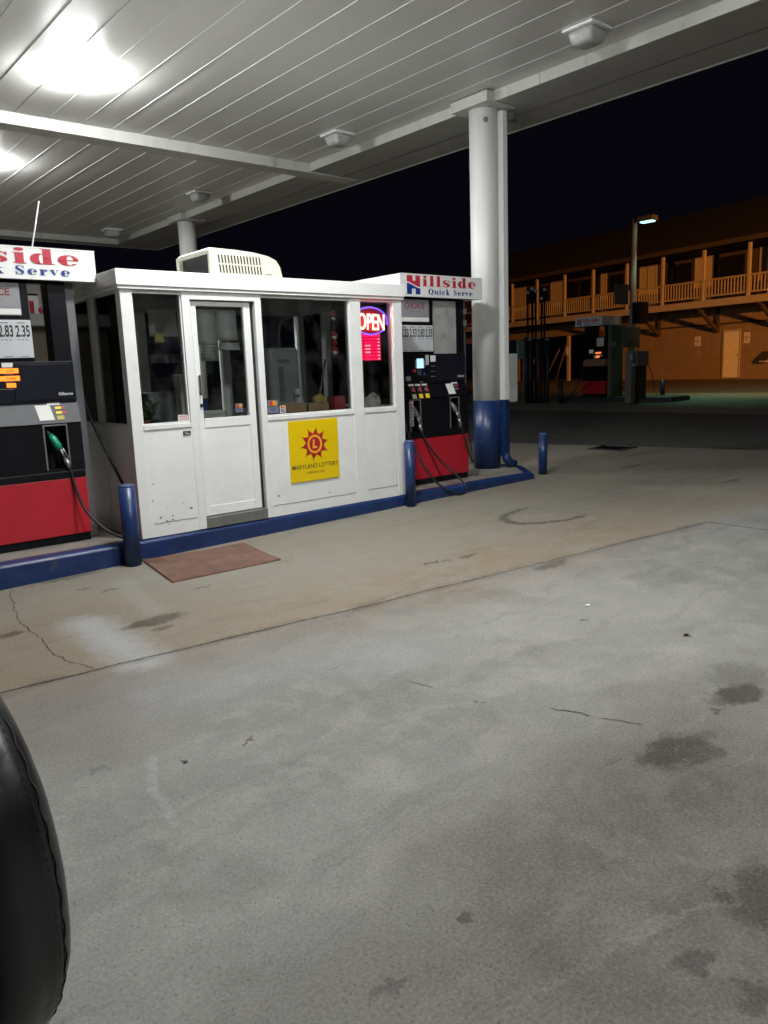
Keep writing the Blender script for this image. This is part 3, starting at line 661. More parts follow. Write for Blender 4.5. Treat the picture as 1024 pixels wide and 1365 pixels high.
# rooftop air conditioner
YA = 6.66; ax0, az0 = onY(281.5, 366, YA)[0], 2.47
ax1 = onY(379, 370.6, YA)[0]; atop = onY(281.5, 326, YA)[1]
print('AC', ax0, ax1, atop)
ya1 = onX(235, 341, ax0)[0]
print('ya1', ya1)
ac = thing('rooftop_air_conditioner', 'cream plastic air conditioner with slotted side on the booth roof', 'air conditioner', (ax0, YA, az0))
hA = atop-az0-.02
Lx = ax1-ax0
prof = [(0,.03),(0,hA-.02),(.02,hA),(Lx*.35,hA*.985),(Lx*.62,hA*.94),(Lx*.8,hA*.86),(Lx*.91,hA*.74),(Lx*.965,hA*.52),(Lx,.03)]
m = MB(); t = bmesh.new()
A = [t.verts.new((ax0+p[0], YA, az0+p[1])) for p in prof]; B = [t.verts.new((ax0+p[0], ya1, az0+p[1])) for p in prof]
n = len(prof)
t.faces.new(A); t.faces.new(B[::-1])
for i in range(1, n-1): t.faces.new((A[i], A[i+1], B[i+1], B[i]))
t.faces.new((A[-1], A[0], B[0], B[-1]))
bmesh.ops.recalc_face_normals(t, faces=t.faces)
bmesh.ops.bevel(t, geom=[e for e in t.edges if not e.is_boundary and abs(e.verts[0].co.y-e.verts[1].co.y) < .01 and e.verts[0].co.z > az0+.05], offset=.03, segments=3, affect='EDGES', profile=.5)
m.merge(t); part('shroud', m, M_cream, ac)
m = MB(); m.box(ax0+.05, ax0+.07, YA+.06, ya1-.06, az0+.03, az0+hA-.04); part('condenser', m, pm('condenser_fins', (.03,.032,.035), .5, metal=.4, var=.3, scale=90, stretch=(1,4,.2)), ac)
m = MB()
for (yy0, yy1) in ((YA, YA+.035), (ya1-.035, ya1)): m.box(ax0-.006, ax0+.05, yy0-.004, yy1+.004, az0+.02, az0+hA-.022, .008)
m.box(ax0-.006, ax0+.05, YA+.035, ya1-.035, az0+hA-.045, az0+hA-.012, .008)
part('intake_rim', m, M_cream, ac)
m = MB()
for r_ in range(2):
    for i in range(14):
        x = ax0+Lx*(.11+.042*i)+.008*r_; z = az0+hA*(.52-.31*r_)
        m.prism([(x, z), (x+.014, z), (x+.006, z+hA*.26), (x-.008, z+hA*.26)], 'y', YA-.0035, YA-.001)
part('slot', m, M_ink, ac)
m = MB(); m.box(ax0+Lx*.73, ax0+Lx*.83, YA-.003, YA-.001, az0+hA*.215, az0+hA*.245); part('maker_plate', m, pm('grey_badge', (.2,.2,.18), .5), ac)
m = MB(); m.box(ax0+.05, ax1-.05, YA+.05, ya1-.05, 2.462, az0+.035); part('base_pan', m, M_gsteel, ac)

# lottery sign
lx0, lx1, lz0, lz1 = 4.145, 4.735, .53, 1.13; ly = BY0-.004
lo = thing('lottery_sign', 'yellow square lottery sign with a red sun on the booth wall', 'sign', (lx0, ly, lz0))
m = MB(); m.box(lx0, lx1, ly-.004, ly+.006, lz0, lz1); part('board', m, M_yellow, lo)
cx, cz = lx0+.505*(lx1-lx0), lz0+.60*(lz1-lz0)
m = MB(); mt = MB(); sxn = 10
for k_ in range(sxn):
    a_ = 2*PI*k_/sxn+.16; r0, r1 = .108, .178
    P = lambda r, an: (cx+r*math.cos(an), ly-.0055, cz+r*math.sin(an))
    m.poly([P(r0*.6, a_-.3), P(r0, a_-.3), P(.128, a_-.13), P(r1-.03, a_-.035), P(r1-.03, a_+.035), P(.128, a_+.13), P(r0, a_+.3), P(r0*.6, a_+.3)])
    mt.poly([P(r1-.03, a_-.035), P(r1, a_), P(r1-.03, a_+.035)])
m.poly([(cx+.1*math.cos(q), ly-.0062, cz+.1*math.sin(q)) for q in [2*PI*i/40 for i in range(40)]]); part('sunburst', m, M_lred, lo)
part('ray_tip', mt, M_ink, lo)
m = MB(); n = 40
for i in range(n):
    q0, q1 = 2*PI*i/n, 2*PI*(i+1)/n
    m.poly([(cx+.088*math.cos(q0), ly-.0068, cz+.092*math.sin(q0)), (cx+.088*math.cos(q1), ly-.0068, cz+.092*math.sin(q1)), (cx+.066*math.cos(q1), ly-.0068, cz+.070*math.sin(q1)), (cx+.066*math.cos(q0), ly-.0068, cz+.070*math.sin(q0))])
for p in (rect(-.026,-.004,-.042,.044), rect(-.004,.030,-.042,-.020)): m.poly([(cx+x+(z*.1), ly-.0072, cz+z) for x, z in p])
part('ring_and_initial', m, M_lyel, lo)
m = text_mb('MARYLAND LOTTERY', faceM((lx0+lx1)/2, ly-.0056, lz0+.125), .062, .0002, 0, .92, 'CENTER'); part('lettering', m, M_ink, lo)
m = text_mb('mdlottery.com', faceM((lx0+lx1)/2, ly-.0056, lz0+.072), .038, 0, 0, .95, 'CENTER'); part('web_address', m, M_ink, lo)

# neon OPEN sign and price list hanging behind the right-hand window
ny = BY0+.075
M_neon = em('neon_white_red', (1.,.62,.50), 3.2, base=(.9,.5,.4)); M_ntube = em('neon_violet', (.20,.10,1.), 2.2, base=(.1,.08,.4))
ne = thing('open_sign', 'lit red and violet neon OPEN sign behind the right booth window', 'neon sign', (5.28, ny, 2.1))
m = MB(); m.poly([(5.28+.235*math.cos(q), ny+.022, 2.095+.15*math.sin(q)) for q in [2*PI*i/40 for i in range(40)]]); part('backing', m, pm('neon_glow_red', (.42,.02,.03), .5), ne)  # red backing added, its colour stands for the glow around the letters
m = text_mb('OPEN', faceM(5.295, ny-.006, 2.005, tilt=-.03), .235, .002, .004, .60, 'CENTER'); part('letter_tube', m, M_neon, ne)
m = MB()
for q0, q1 in ((-15,135),(190,318)): m.tube([(5.29+.225*math.cos(math.radians(q0+(q1-q0)*i/24)), ny, 2.095+.138*math.sin(math.radians(q0+(q1-q0)*i/24))) for i in range(25)], .0085, 8)
part('oval_tube', m, M_ntube, ne)
m = MB(); m.tube([(5.15, ny+.02, 2.22), (5.15, ny+.02, 2.278)], .002, 5); m.tube([(5.42, ny+.02, 2.2), (5.42, ny+.02, 2.278)], .002, 5); parts('chain', m, M_steel, ne)
# red glow of the neon gas, cast by the tubes themselves
ld = bpy.data.lights.new('neon_glow', 'POINT'); ld.energy = 2.2; ld.color = (1.,.06,.10); ld.shadow_soft_size = .05; o = bpy.data.objects.new('neon_glow', ld); COL.objects.link(o); o.parent = ne; o.location = (0,-.045,0)
pr = thing('led_price_list', 'glowing red price list below the neon OPEN sign', 'price sign', (5.27, ny, 1.82))
m = MB(); m.box(5.105, 5.425, ny+.012, ny+.03, 1.685, 1.975, .003); part('board', m, pm('led_board', (.12,.005,.01), .5), pr)
M_led = em('led_red', (1.,.006,.09), 1.7, base=(.3,.01,.02)); M_ledw = em('led_pink', (1.,.28,.32), 1.4)
m = MB(); mw_ = MB()
for r_ in range(8):
    z = 1.945-.034*r_
    if r_ == 0: cells = ((5.112,5.275),(5.285,5.418))
    else: cells = ((5.112,5.185),(5.197,5.29),(5.297,5.335),(5.342,5.418))
    for i, (a_, b_) in enumerate(cells):
        m.box(a_, b_, ny+.006, ny+.0115, z-.013, z+.015)
        if r_ and i == 3: mw_.box(a_+.035, b_-.012, ny+.004, ny+.0055, z-.006, z+.007)
        if r_ in (3,4,5) and i == 1: mw_.box(a_+.012, b_-.012, ny+.004, ny+.0055, z-.007, z+.008)
part('lit_cell', m, M_led, pr); part('lit_figure', mw_, M_ledw, pr)

# decals and papers on the glass
dy = BY0+.0335
def card_decal(x0, z0, w_, y, label, flip=False):
    r = thing('card_decal', label, 'decal', (x0, y, z0), 0, 'payment card decals on the booth glass')
    m = MB(); m.box(x0, x0+w_, y-.001, y, z0, z0+w_*.47); m.box(x0, x0+w_, y-.001, y, z0+w_*.53, z0+w_*1.05); part('backing', m, pm('decal_white', (.55,.56,.58), .4) if not flip else pm('decal_grey', (.2,.21,.24), .4), r)
    m = text_mb('VISA', faceM(x0+w_/2, y-.0018, z0+w_*.13), w_*.36, .001, 0, 1., 'CENTER'); part('blue_lettering', m, M_sblue, r)
    for dx, mm in ((-.15, pm('decal_red', (.5,.03,.02), .4)), (.15, pm('decal_orange', (.75,.3,.02), .4))):
        m = MB(); m.poly([(x0+w_/2+dx*w_+.2*w_*math.cos(q), y-.0018-.0003*(dx > 0), z0+w_*.79+.2*w_*math.sin(q)) for q in [2*PI*i/24 for i in range(24)]]); part('disc', m, mm, r)
card_decal(3.955, 1.222, .115, dy, 'large grey payment card decal at the lower left of the wide booth window', True)
card_decal(4.085, 1.215, .068, dy, 'small bright payment card decal beside the larger one on the wide window')
card_decal(3.62, 1.25, .075, DY+.019, 'payment card decal at the lower right of the door glass', True)
m = MB(); pts = [(3.035,1.205),(3.135,1.205),(3.135,1.245),(3.115,1.262),(3.035,1.262)]; m.prism(pts, 'y', dy-.0015, dy-.0002)
st = solo('window_sticker', m, M_paper, 'white sticker with red lines at the bottom corner of the left window', 'sticker', (3.085, dy, 1.2))
m = MB()
for z in (1.218, 1.235, 1.25): m.box(3.045, 3.122, dy-.0025, dy-.0017, z-.003, z+.003)
parts('red_line', m, M_sred, st)
m = MB(); m.box(3.055, 3.125, BY0-.004, BY0+.003, 1.085, 1.12, .002); st = solo('name_plate', m, M_ink, 'small black plate on the booth wall under the left window', 'plate', (3.09, BY0, 1.1))
m = MB(); m.box(3.067, 3.113, BY0-.0055, BY0-.0042, 1.094, 1.099); m.box(3.067, 3.1, BY0-.0055, BY0-.0042, 1.106, 1.109); parts('white_line', m, M_paper, st)
def sheet(x0, x1, z0, z1, y, label, mat=M_paper, curl=.012, name='paper_notice', lines=0, cat='paper'):
    m = MB(); n = 6; fr = [];
    for i in range(n+1):
        t = i/n; fr.append([m.bm.verts.new((x0+(x1-x0)*u, y+curl*math.sin(t*2.2+u*2)*t, z1+(z0-z1)*t)) for u in (0,.5,1)])
    for a_, b_ in zip(fr, fr[1:]):
        for k_ in range(2): f = m.bm.faces.new((a_[k_], a_[k_+1], b_[k_+1], b_[k_])); f.smooth = True
    bmesh.ops.solidify(m.bm, geom=list(m.bm.faces), thickness=.001)
    o = solo(name, m, mat, label, cat, (x0, y, z1))
    if lines:
        m = MB()
        for i in range(lines):
            z = z1-(z1-z0)*(i+1)/(lines+1); m.box(x0+.02, x1-.02-random.uniform(0,.08), y-.006, y-.0045, z-.003, z+.003)
        parts('text_line', m, M_gink, o)
    return o
sheet(3.30, 3.50, 1.86, 2.17, DY+.05, 'left of two white sheets taped inside the door glass', M_paper)
sheet(3.505, 3.71, 1.90, 2.17, DY+.055, 'right of two white sheets taped inside the door glass', M_paper)
sheet(3.51, 3.72, 1.815, 1.885, DY+.045, 'short white strip of paper under the sheets on the door')
sheet(2.89, 2.97, 1.885, 1.965, BY0+.045, 'yellow sticky note on the left booth window', pm('sticky_note', (.75,.66,.2), .7), name='sticky_note', cat='note')
sheet(3.05, 3.32, 1.96, 2.2, BY0+.5, 'grey sheet hanging inside behind the left window', M_paper)
sheet(3.06, 3.35, 1.72, 1.8, BY0+.55, 'pale strip of paper hanging inside below the grey sheet', M_gpaper)
# things inside the booth
cz_ = S1-.06
def potted(x, y, h, label, seedv, pm_):
    random.seed(seedv)
    r = thing('potted_plant', label, 'plant', (x, y, cz_), 0, 'potted plants inside the booth')
    m = MB(); m.lathe((x,y,cz_+.001), [(.045,0),(.06,.09),(.066,.09),(.066,.11)], 20); part('pot', m, pm_, r)
    m = MB()
    for _ in range(46):
        a_ = random.uniform(0,2*PI); L_ = random.uniform(.08, h); sp = random.uniform(.1,.5)
        p0 = Vector((x, y, cz_+.1)); p1 = p0+Vector((math.cos(a_)*sp*L_, math.sin(a_)*sp*L_, L_*.8)); p2 = p1+Vector((math.cos(a_)*.05, math.sin(a_)*.05, random.uniform(-.04,.02)))
        s_ = Vector((-math.sin(a_), math.cos(a_), 0))*random.uniform(.008,.016)
        m.poly([p0-s_*.2, p1-s_, p1+s_, p0+s_*.2]); m.poly([p1-s_, p2, p1+s_])
    part('foliage', m, M_leaf, r)
potted(2.87, BY0+.22, .22, 'leafy green plant in a dark pot behind the left booth window', 3, M_dark)
potted(2.76, BY0+.15, .06, 'small plant in a terracotta pot at the left end of the booth window', 5, M_terra)
random.seed(11)
m = MB(); m.box(3.0, 3.28, BY0+.55, BY0+.8, cz_-.0, cz_+.34, .015)
r = thing('cash_register', 'grey till with a printed screen behind the left booth window', 'till', (3.1, BY0+.6, cz_-.4))
part('housing', m, M_gsteel, r); m = MB(); m.box(3.02, 3.2, BY0+.545, BY0+.549, cz_+.16, cz_+.30); part('screen', m, pm('till_screen', (.2,.25,.22), .4, var=.5, scale=25), r)
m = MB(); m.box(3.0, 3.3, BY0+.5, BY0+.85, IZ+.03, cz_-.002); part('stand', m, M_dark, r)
r = thing('space_heater', 'tall white slatted heater standing inside behind the door', 'heater', (3.56, BY0+.9, IZ+.03))
m = MB(); m.box(3.50, 3.62, BY0+.9, BY0+1.05, 1.15, 1.62, .012); part('housing', m, M_cream, r)
m = MB()
for i in range(16): m.box(3.515, 3.605, BY0+.896, BY0+.899, 1.2+.024*i, 1.208+.024*i)
part('slat', m, M_gink, r)
m = MB(); m.box(3.46, 3.66, BY0+.85, BY0+1.1, IZ+.031, 1.15, .01); part('stand', m, M_dark, r)
r = thing('portable_air_conditioner', 'dark grey upright appliance with a curved hose inside the wide window', 'appliance', (4.6, BY0+.8, IZ+.03))
m = MB(); m.box(4.45, 4.83, BY0+.75, BY0+1.1, IZ+.031, 1.86, .04, 3); part('housing', m, pm('appliance_grey', (.26,.28,.285), .45), r)
m = MB(); m.box(4.55, 4.70, BY0+.744, BY0+.752, 1.70, 1.74); m.box(4.56, 4.62, BY0+.744, BY0+.752, 1.3, 1.66); part('control_panel', m, M_gsteel, r)
m = MB(); m.tube([(4.72,BY0+.95,1.84),(4.71,BY0+.95,2.0),(4.74,BY0+.95,2.12),(4.82,BY0+.95,2.19),(4.9,BY0+.95,2.2)], .016, 10); part('hose', m, pm('grey_hose', (.4,.4,.4), .5), r)
def carton(x0, x1, y0, y1, z0, z1, label, mat=M_card):
    r = thing('cardboard_box', label, 'box', (x0, y0, z0), 0, 'boxes on the booth counter')
    m = MB(); m.box(x0, x1, y0, y1, z0, z1, .003); part('carton', m, mat, r); m = MB(); m.box(x0+.002, x1-.002, (y0+y1)/2-.02, (y0+y1)/2+.02, z1, z1+.0015); part('tape', m, pm('parcel_tape', (.45,.35,.2), .3), r)
carton(4.16, 4.44, BY0+.09, BY0+.3, cz_+.001, cz_+.175, 'brown cardboard box on the counter at the left of the wide window')
carton(4.47, 4.72, BY0+.1, BY0+.28, cz_+.001, cz_+.165, 'brown cardboard box on the counter at the middle of the wide window')
carton(4.80, 4.93, BY0+.1, BY0+.24, cz_+.001, cz_+.22, 'red carton on the counter at the right of the wide window', pm('red_carton', (.35,.04,.05), .5))
m = MB(); m.sphere((4.76,BY0+.33,cz_+.19), .07, .05, .06, 2, .15); solo('yellow_bag', m, pm('yellow_wrap', (.6,.42,.05), .45), 'crumpled yellow wrapper on the boxes in the wide window', 'bag', (4.76,BY0+.33,cz_+.13))
m = MB(); m.sphere((4.55,BY0+.4,cz_+.27), .05, .05, .05, 2, .2); m.sphere((4.56,BY0+.4,cz_+.15), .05, .05, .11, 2, .1); solo('plastic_bag', m, pm('pale_bag', (.5,.5,.5), .5), 'pale plastic bag standing behind the boxes in the wide window', 'bag', (4.55,BY0+.4,cz_))
m = MB()
for i, (x, z, rx, rz) in enumerate(((5.21,1.25,.1,.055),(5.37,1.28,.1,.085),(5.44,1.3,.07,.1),(5.3,1.24,.08,.05))): m.sphere((x,BY0+.22+.02*i,cz_+.05+(z-1.22)), rx, .09, rz, 3, .06)
solo('white_sack', m, pm('sack_cloth', (.5,.48,.42), .8, var=.1), 'crumpled white sack on the counter under the red price list', 'sack', (5.3,BY0+.22,cz_))
m = MB(); m.tube([(4.70,BY0+.3,1.16),(4.96,BY0+.45,1.72)], .012, 8); solo('stick_handle', m, M_gsteel, 'thin grey stick leaning at the right of the wide window', 'stick', (4.7,BY0+.3,1.16))
r = thing('hanging_toy', 'red and white soft toys strung up at the right of the wide window', 'toy', (4.92, BY0+.2, 2.28))
m = MB()
for z, s_ in ((2.17,.03),(1.95,.04),(1.88,.03),(1.8,.045)): m.sphere((4.9,BY0+.2,z), s_, s_, s_*1.2, 2, .1)
part('body', m, pm('toy_red', (.3,.04,.04), .8), r)
m = MB()
for z in (2.12,1.93,1.78): m.sphere((4.88,BY0+.17,z), .025, .02, .018, 2, .1)
parts('trim', m, M_paper, r)
m = MB(); m.tube([(4.9,BY0+.2,2.279),(4.9,BY0+.2,1.8)], .003, 5); part('string', m, M_ink, r)
o = sheet(4.20, 4.42, 1.99, 2.12, BY1-.14, 'small copy of another pump sign ending in red letters, hung at the far booth window', name='distant_sign_copy', cat='notice')  # stands for the other island's pump sign seen through the booth
m = MB(); fat_text(m, 'side', 4.20, BY1-.15, 2.045, .045, .2); part('red_lettering', m, M_sred, o)
sheet(4.2, 4.42, 1.76, 1.98, BY1-.14, 'printed sheet below the small sign copy on the far booth window', lines=5)

M_rack = pm('rack_metal', (.3,.3,.3), .5)
r = thing('shelf_rack', 'grey wire rack of small goods inside behind the left window', 'rack', (2.72, BY0+.62, IZ+.03))
m = MB()
for z in (1.25,1.5,1.75,2.0): m.box(2.70, 2.96, BY0+.62, BY0+.87, z, z+.012)
for x in (2.70,2.948):
    for y in (BY0+.62, BY0+.858): m.box(x, x+.012, y, y+.012, IZ+.031, 2.2)
part('frame', m, M_rack, r)
gc = [(.5,.08,.06),(.55,.5,.4),(.08,.2,.4),(.6,.4,.06),(.1,.3,.15),(.6,.6,.6)]
k_ = 0
for zi_, z in enumerate((1.262,1.512,1.762)):
    for i in range(3):
        x = 2.715+.08*i; hh = .12+.05*((i*7+zi_*3) % 3)/2
        m = MB(); m.box(x, x+.065, BY0+.64, BY0+.72, z+.001, z+hh, .006); m.box(x+.02, x+.055, BY0+.66, BY0+.70, z+hh, z+hh+.015, .004)
        o = solo('goods_packet', m, pm('packet_%d' % (k_ % 6), gc[(i+zi_*2) % 6], .5) if False else pm(['red_packet','buff_packet','blue_packet','amber_packet','green_packet','white_packet'][(i+zi_*2) % 6], gc[(i+zi_*2) % 6], .5), 'small packet of goods on the wire rack in the booth', 'packet', (x, BY0+.64, z+.001), 'packets on the booth rack'); k_ += 1
def litter(name, px, py, sz, mat, label, cat):
    q = gs(px, py); m = MB(); m.sphere((q[0], q[1], gz(q[0])+sz*.25), sz, sz*.6, sz*.25, 1, .3); solo(name, m, mat, label, cat, (q[0], q[1], gz(q[0])))
litter('paper_scrap', 783, 808, .022, M_paper, 'tiny white paper scrap on the concrete in the middle distance', 'litter')
litter('dead_leaf', 915, 847, .022, pm('dead_leaf_brown', (.03,.02,.012), .8), 'small dark leaf on the concrete right of the oil stains', 'litter')
litter('bottle_cap', 247, 1017, .012, M_ink, 'small dark bottle cap lying on the near concrete', 'litter')
random.seed(21); m = MB()
for i in range(240):
    if i < 110: x = random.uniform(.5, 8.6); y = YK-abs(random.gauss(0,.07))-.01; r_ = random.uniform(.002,.007)
    else: x = random.uniform(.4, 8); y = random.uniform(.8, 6); r_ = random.uniform(.001,.0035)
    m.sphere((x, y, gz(x)+r_*.4), r_, r_*.8, r_*.6, 1, .25)
g_ = part('loose_gravel', m, pm('gravel_grit', (.2,.18,.15), .9, var=.5, scale=60)); tag(g_, 'loose grit lying along the kerb and over the concrete', 'gravel', None, 'stuff')
# ------------------------------------------------------------------ fuel pumps
PY = 6.74
def pipe_path(pts, k=6):
    P = [Vector(p) for p in pts]; out = []
    for i in range(len(P)-1):
        p0, p1, p2, p3 = P[max(0,i-1)], P[i], P[i+1], P[min(len(P)-1,i+2)]
        for s_ in range(k):
            t = s_/k; out.append(.5*((2*p1)+(p2-p0)*t+(2*p0-5*p1+4*p2-p3)*t*t+(3*p1-p0-3*p2+p3)*t**3))
    return out+[P[-1]]
def nozzle(parent, x, y, z, mat, dx=.06):
    """nozzle hung in its boot: handle up-left, hose end down-right; returns the hose end"""
    m = MB(); a_ = Vector((x, y+.03, z+.05)); b_ = Vector((x+dx*.7, y-.02, z-.08))
    m.tube([a_, a_.lerp(b_,.3), a_.lerp(b_,.75), b_], [.018,.031,.033,.022], 12)
    n_ = part('nozzle', m, mat, parent)
    m = MB(); m.tube([a_+Vector((-.025,.05,.04)), a_+Vector((-.01,.02,.02)), a_], [.011,.011,.013], 8); part('spout', m, M_steel, n_)
    c_ = b_+Vector((dx*.7, -.015, -.17))
    m = MB(); m.tube([b_, b_.lerp(c_,.5)], [.016,.013], 10); m.tube([b_+Vector((.012,-.02,.01)), b_.lerp(c_,.55)+Vector((.03,-.01,0))], .006, 8); m.tube([b_.lerp(c_,.5), b_.lerp(c_,.8), c_], [.02,.024,.02], 10); part('swivel', m, M_steel, n_)
    return c_
def pump(X, label, variant):
    r = thing('fuel_pump', label, 'fuel pump', (X, PY, IZ), 0, 'fuel pumps beside the booth')
    W = 1.05; D = .62; y = PY
    m = MB(); m.box(X+.01, X+W-.01, y+.012, y+D-.01, IZ, .29); part('plinth', m, M_black, r)
    m = MB(); m.box(X, X+W, y, y+D, .292, .778, .006); part('lower_panel', m, M_red, r)
    m = MB(); m.box(X+.004, X+W-.004, y-.008, y+D, .782, .84, .006); part('belt_strip', m, M_black, r)
    hol = ((.09,.24),(.745,.885)) if variant == 'right' else ((.09,.24),(.745,.92))
    # nozzle housing with cut-out boots
    m = MB(); zb0, zb1, zh0, zh1 = .842, 1.245, .86, 1.225
    xs = [0, hol[0][0], hol[0][1], hol[1][0], hol[1][1], W]
    for i in range(5):
        if i in (1,3): m.box(X+xs[i], X+xs[i+1], y+.002, y+D, zb0, zh0); m.box(X+xs[i], X+xs[i+1], y+.002, y+D, zh1, zb1); m.box(X+xs[i], X+xs[i+1], y+.13, y+D, zh0, zh1)
        else: m.box(X+xs[i], X+xs[i+1], y, y+D, zb0, zb1)
    hs = part('nozzle_housing', m, M_black, r)
    for a_, b_ in hol:
        m = MB()
        for q in ((X+a_-.012, X+a_, zh0, zh1+.012), (X+b_, X+b_+.012, zh0, zh1+.012), (X+a_, X+b_, zh1, zh1+.012)): m.box(q[0], q[1], y-.006, y+.004, q[2], q[3])
        part('boot_frame', m, M_gsteel if variant == 'right' else M_steel, hs)
    # sloping button shelf
    m = MB(); m.prism([(y-.012, 1.247), (y+.045, 1.415), (y+D, 1.415), (y+D, 1.247)], 'x', X, X+W); part('button_shelf', m, M_black if variant == 'right' else M_char, r)
    def on_shelf(x0, x1, t0, t1, mat, nm, o=.003, par=r, skew=0.):
        f = lambda x, t: (X+x, y-.012+.057*t-o*.95, 1.247+.168*t+o*.3)
        m = MB(); m.poly([f(x0+skew, t0), f(x1+skew, t0), f(x1, t1), f(x0, t1)]); return part(nm, m, mat, par)
    on_shelf(.70, .82, .16, .90, M_paper, 'paper_note', skew=.02)
    on_shelf(.80, .905, .88, 1.0, M_paper, 'paper_strip')
    b0 = .83 if variant == 'right' else .86
    for i, (t0, t1) in enumerate(((.68,.8),(.45,.57))):
        on_shelf(b0+.0, b0+.05, t0, t1, M_butyel if variant == 'left' else M_gsteel, 'grade_button'); on_shelf(b0+.056, b0+.08, t0, t1+.02, M_sred, 'stop_button')
    if variant == 'left': on_shelf(b0+.0, b0+.06, .16, .36, pm('dull_yellow_label', (.5,.42,.08), .5), 'grade_label')
    else:
        for i in range(3):
            x = .10+.105*i
            on_shelf(x, x+.085, .86, 1.0, M_paper, 'grade_plate'); on_shelf(x+.03, x+.06, .5, .72, M_gsteel, 'grade_button'); on_shelf(x+.06, x+.088, .45, .8, M_sred, 'stop_button')
            on_shelf(x+.02, x+.085, -.0, .30, pm('dull_cream_label', (.52,.5,.33), .5) if i == 0 else pm('bright_yellow_label', (.8,.62,.03), .45), 'octane_label', o=.004)
    sh = .23 if variant == 'left' else 0.; sa = .085 if variant == 'left' else 0.
    # display head
    m = MB(); m.box(X, X+W, y+.03, y+D, 1.417, 1.755, .008); hd = part('display_head', m, M_navy if variant == 'left' else M_black, r)
    m = MB(); m.box(X+.56, X+W-.03, y+.024, y+.032, 1.44, 1.735, .004); part('access_door', m, M_navy, hd)
    def face(x0, x1, z0, z1, mat, nm, o=.004, par=hd): m = MB(); m.box(X+x0, X+x1, y+.03-o, y+.031, z0, z1); return part(nm, m, mat, par)
    m = text_mb('Gilbarco', faceM(X+.90, y+.0225, 1.475), .034, .0006, 0, 1.); part('maker_badge', m, M_sign, hd)
    if variant == 'left':
        for z0, z1, x1 in ((1.665,1.705,.52),(1.605,1.645,.525),(1.553,1.588,.49)):
            face(sa+(.28 if x1 > .5 else .42), x1+sa, z0, z1, M_amber, 'amber_display', .008)
        m = text_mb('8.88', faceM(X+sa+.43, y+.0205, 1.674), .03, 0, 0); m2 = text_mb('8.888', faceM(X+sa+.425, y+.0205, 1.614), .03, 0, 0)
        part('display_digits', m, M_ink, hd); part('display_digits', m2, M_ink, hd)
        face(sa+.40, sa+.485, 1.712, 1.748, M_paper, 'small_label', .006)
        for z in (1.653, 1.595): face(sa+.41, sa+.49, z, z+.004, M_gink, 'caption', .005)
        face(sa+.36, sa+.53, 1.538, 1.543, M_gink, 'caption', .005)
    else:
        face(.235, .335, 1.595, 1.705, em('blue_screen_lit', (.42,.72,1.), 1.1, base=(.5,.7,.9)), 'card_screen', .008)
        face(.24, .30, 1.515, 1.575, M_char, 'keypad', .008); face(.17, .215, 1.55, 1.585, M_sred, 'cancel_key', .008)
        face(.205, .228, 1.6, 1.69, M_gink, 'key_label', .006); face(.342, .365, 1.6, 1.69, M_gink, 'key_label', .006); face(.375, .425, 1.63, 1.745, pm('qr_free_label', (.45,.45,.45), .6, var=.6, scale=120), 'sticker', .006)
        face(.455, .535, 1.665, 1.738, M_paper, 'small_label', .006)
        for z in (1.612, 1.55, 1.49): face(.46, .53, z, z+.006, M_gink, 'caption', .005)
        face(.34, .365, 1.51, 1.545, pm('blue_key', (.03,.06,.2), .5), 'blue_key', .006)
        face(.05, .115, 1.455, 1.505, M_gpaper, 'receipt_slot', .022); face(.28, .32, 1.43, 1.44, M_gpaper, 'badge', .006)
        m = MB(); m.box(X+.07, X+.13, y-.006, y+.001, .93, 1.22); part('warning_label', m, pm('warning_label', (.5,.48,.5), .5, var=.7, scale=45), hs)
        for i in range(7):
            m = MB(); m.box(X+.08, X+.12, y-.0075, y-.0065, .95+.037*i, .968+.037*i); part('label_line', m, M_sred if i > 4 else M_gink, hs)
    # open head frame: posts, price board, choice board
    m = MB(); m.box(X, X+.028, y+.05, y+D-.05, 1.757, 2.40); m.box(X+W-(.14 if sh else .12), X+W, y+.05, y+(.22 if sh else D-.05), 1.757, 2.40); m.box(X+.028, X+.52+sh, y+.05, y+.075, 1.757, 2.40); m.box(X+.47+sh, X+.515+sh, y+.075, y+.2, 1.757, 2.40); m.box(X+.028, X+W-.12, y+.05, y+.12, 2.376, 2.40); part('head_frame', m, M_black, r)
    m = MB(); m.box(X-.005+sh, X+sh+.515, y+.032, y+.047, 1.785, 2.085, .003); pb = part('price_board', m, pm('price_board_white', (.55,.57,.60), .4, var=.03), r)
    m = MB(); m2 = MB()
    for i, p in enumerate(('2.23','2.53','2.83','2.35')):
        t = text_mb(p, faceM(X+sh+.012+.126*i, y+.0305, 1.955), .125, .003, 0, .52)
        me = bpy.data.meshes.new('q'); t.bm.to_mesh(me); t.bm.free(); m.bm.from_mesh(me); bpy.data.meshes.remove(me)
        m2.box(X+sh+.03+.126*i, X+sh+.09+.126*i, y+.0303, y+.0313, 2.058, 2.066); m2.box(X+sh+.03+.126*i, X+sh+.1+.126*i, y+.0303, y+.0313, 1.795, 1.800)
        m2.box(X+sh+.117+.126*i, X+sh+.1195+.126*i, y+.0303, y+.0313, 1.955, 2.04)
        for k_ in range(3): m2.box(X+sh+.02+.126*i+.032*k_, X+sh+.04+.126*i+.032*k_, y+.0303, y+.0313, 1.925, 1.932)
    part('price_digits', m, M_ink, pb); part('price_caption', m2, M_gink, pb)
    m = MB(); m.box(X-.005+sh, X+sh+.455, y+.032, y+.047, 2.12, 2.372, .003); cb = part('choice_board', m, M_gpaper, r)
    m = MB(); m.box(X+sh, X+sh+.45, y+.0305, y+.0315, 2.127, 2.172); part('white_band', m, M_paper, cb)
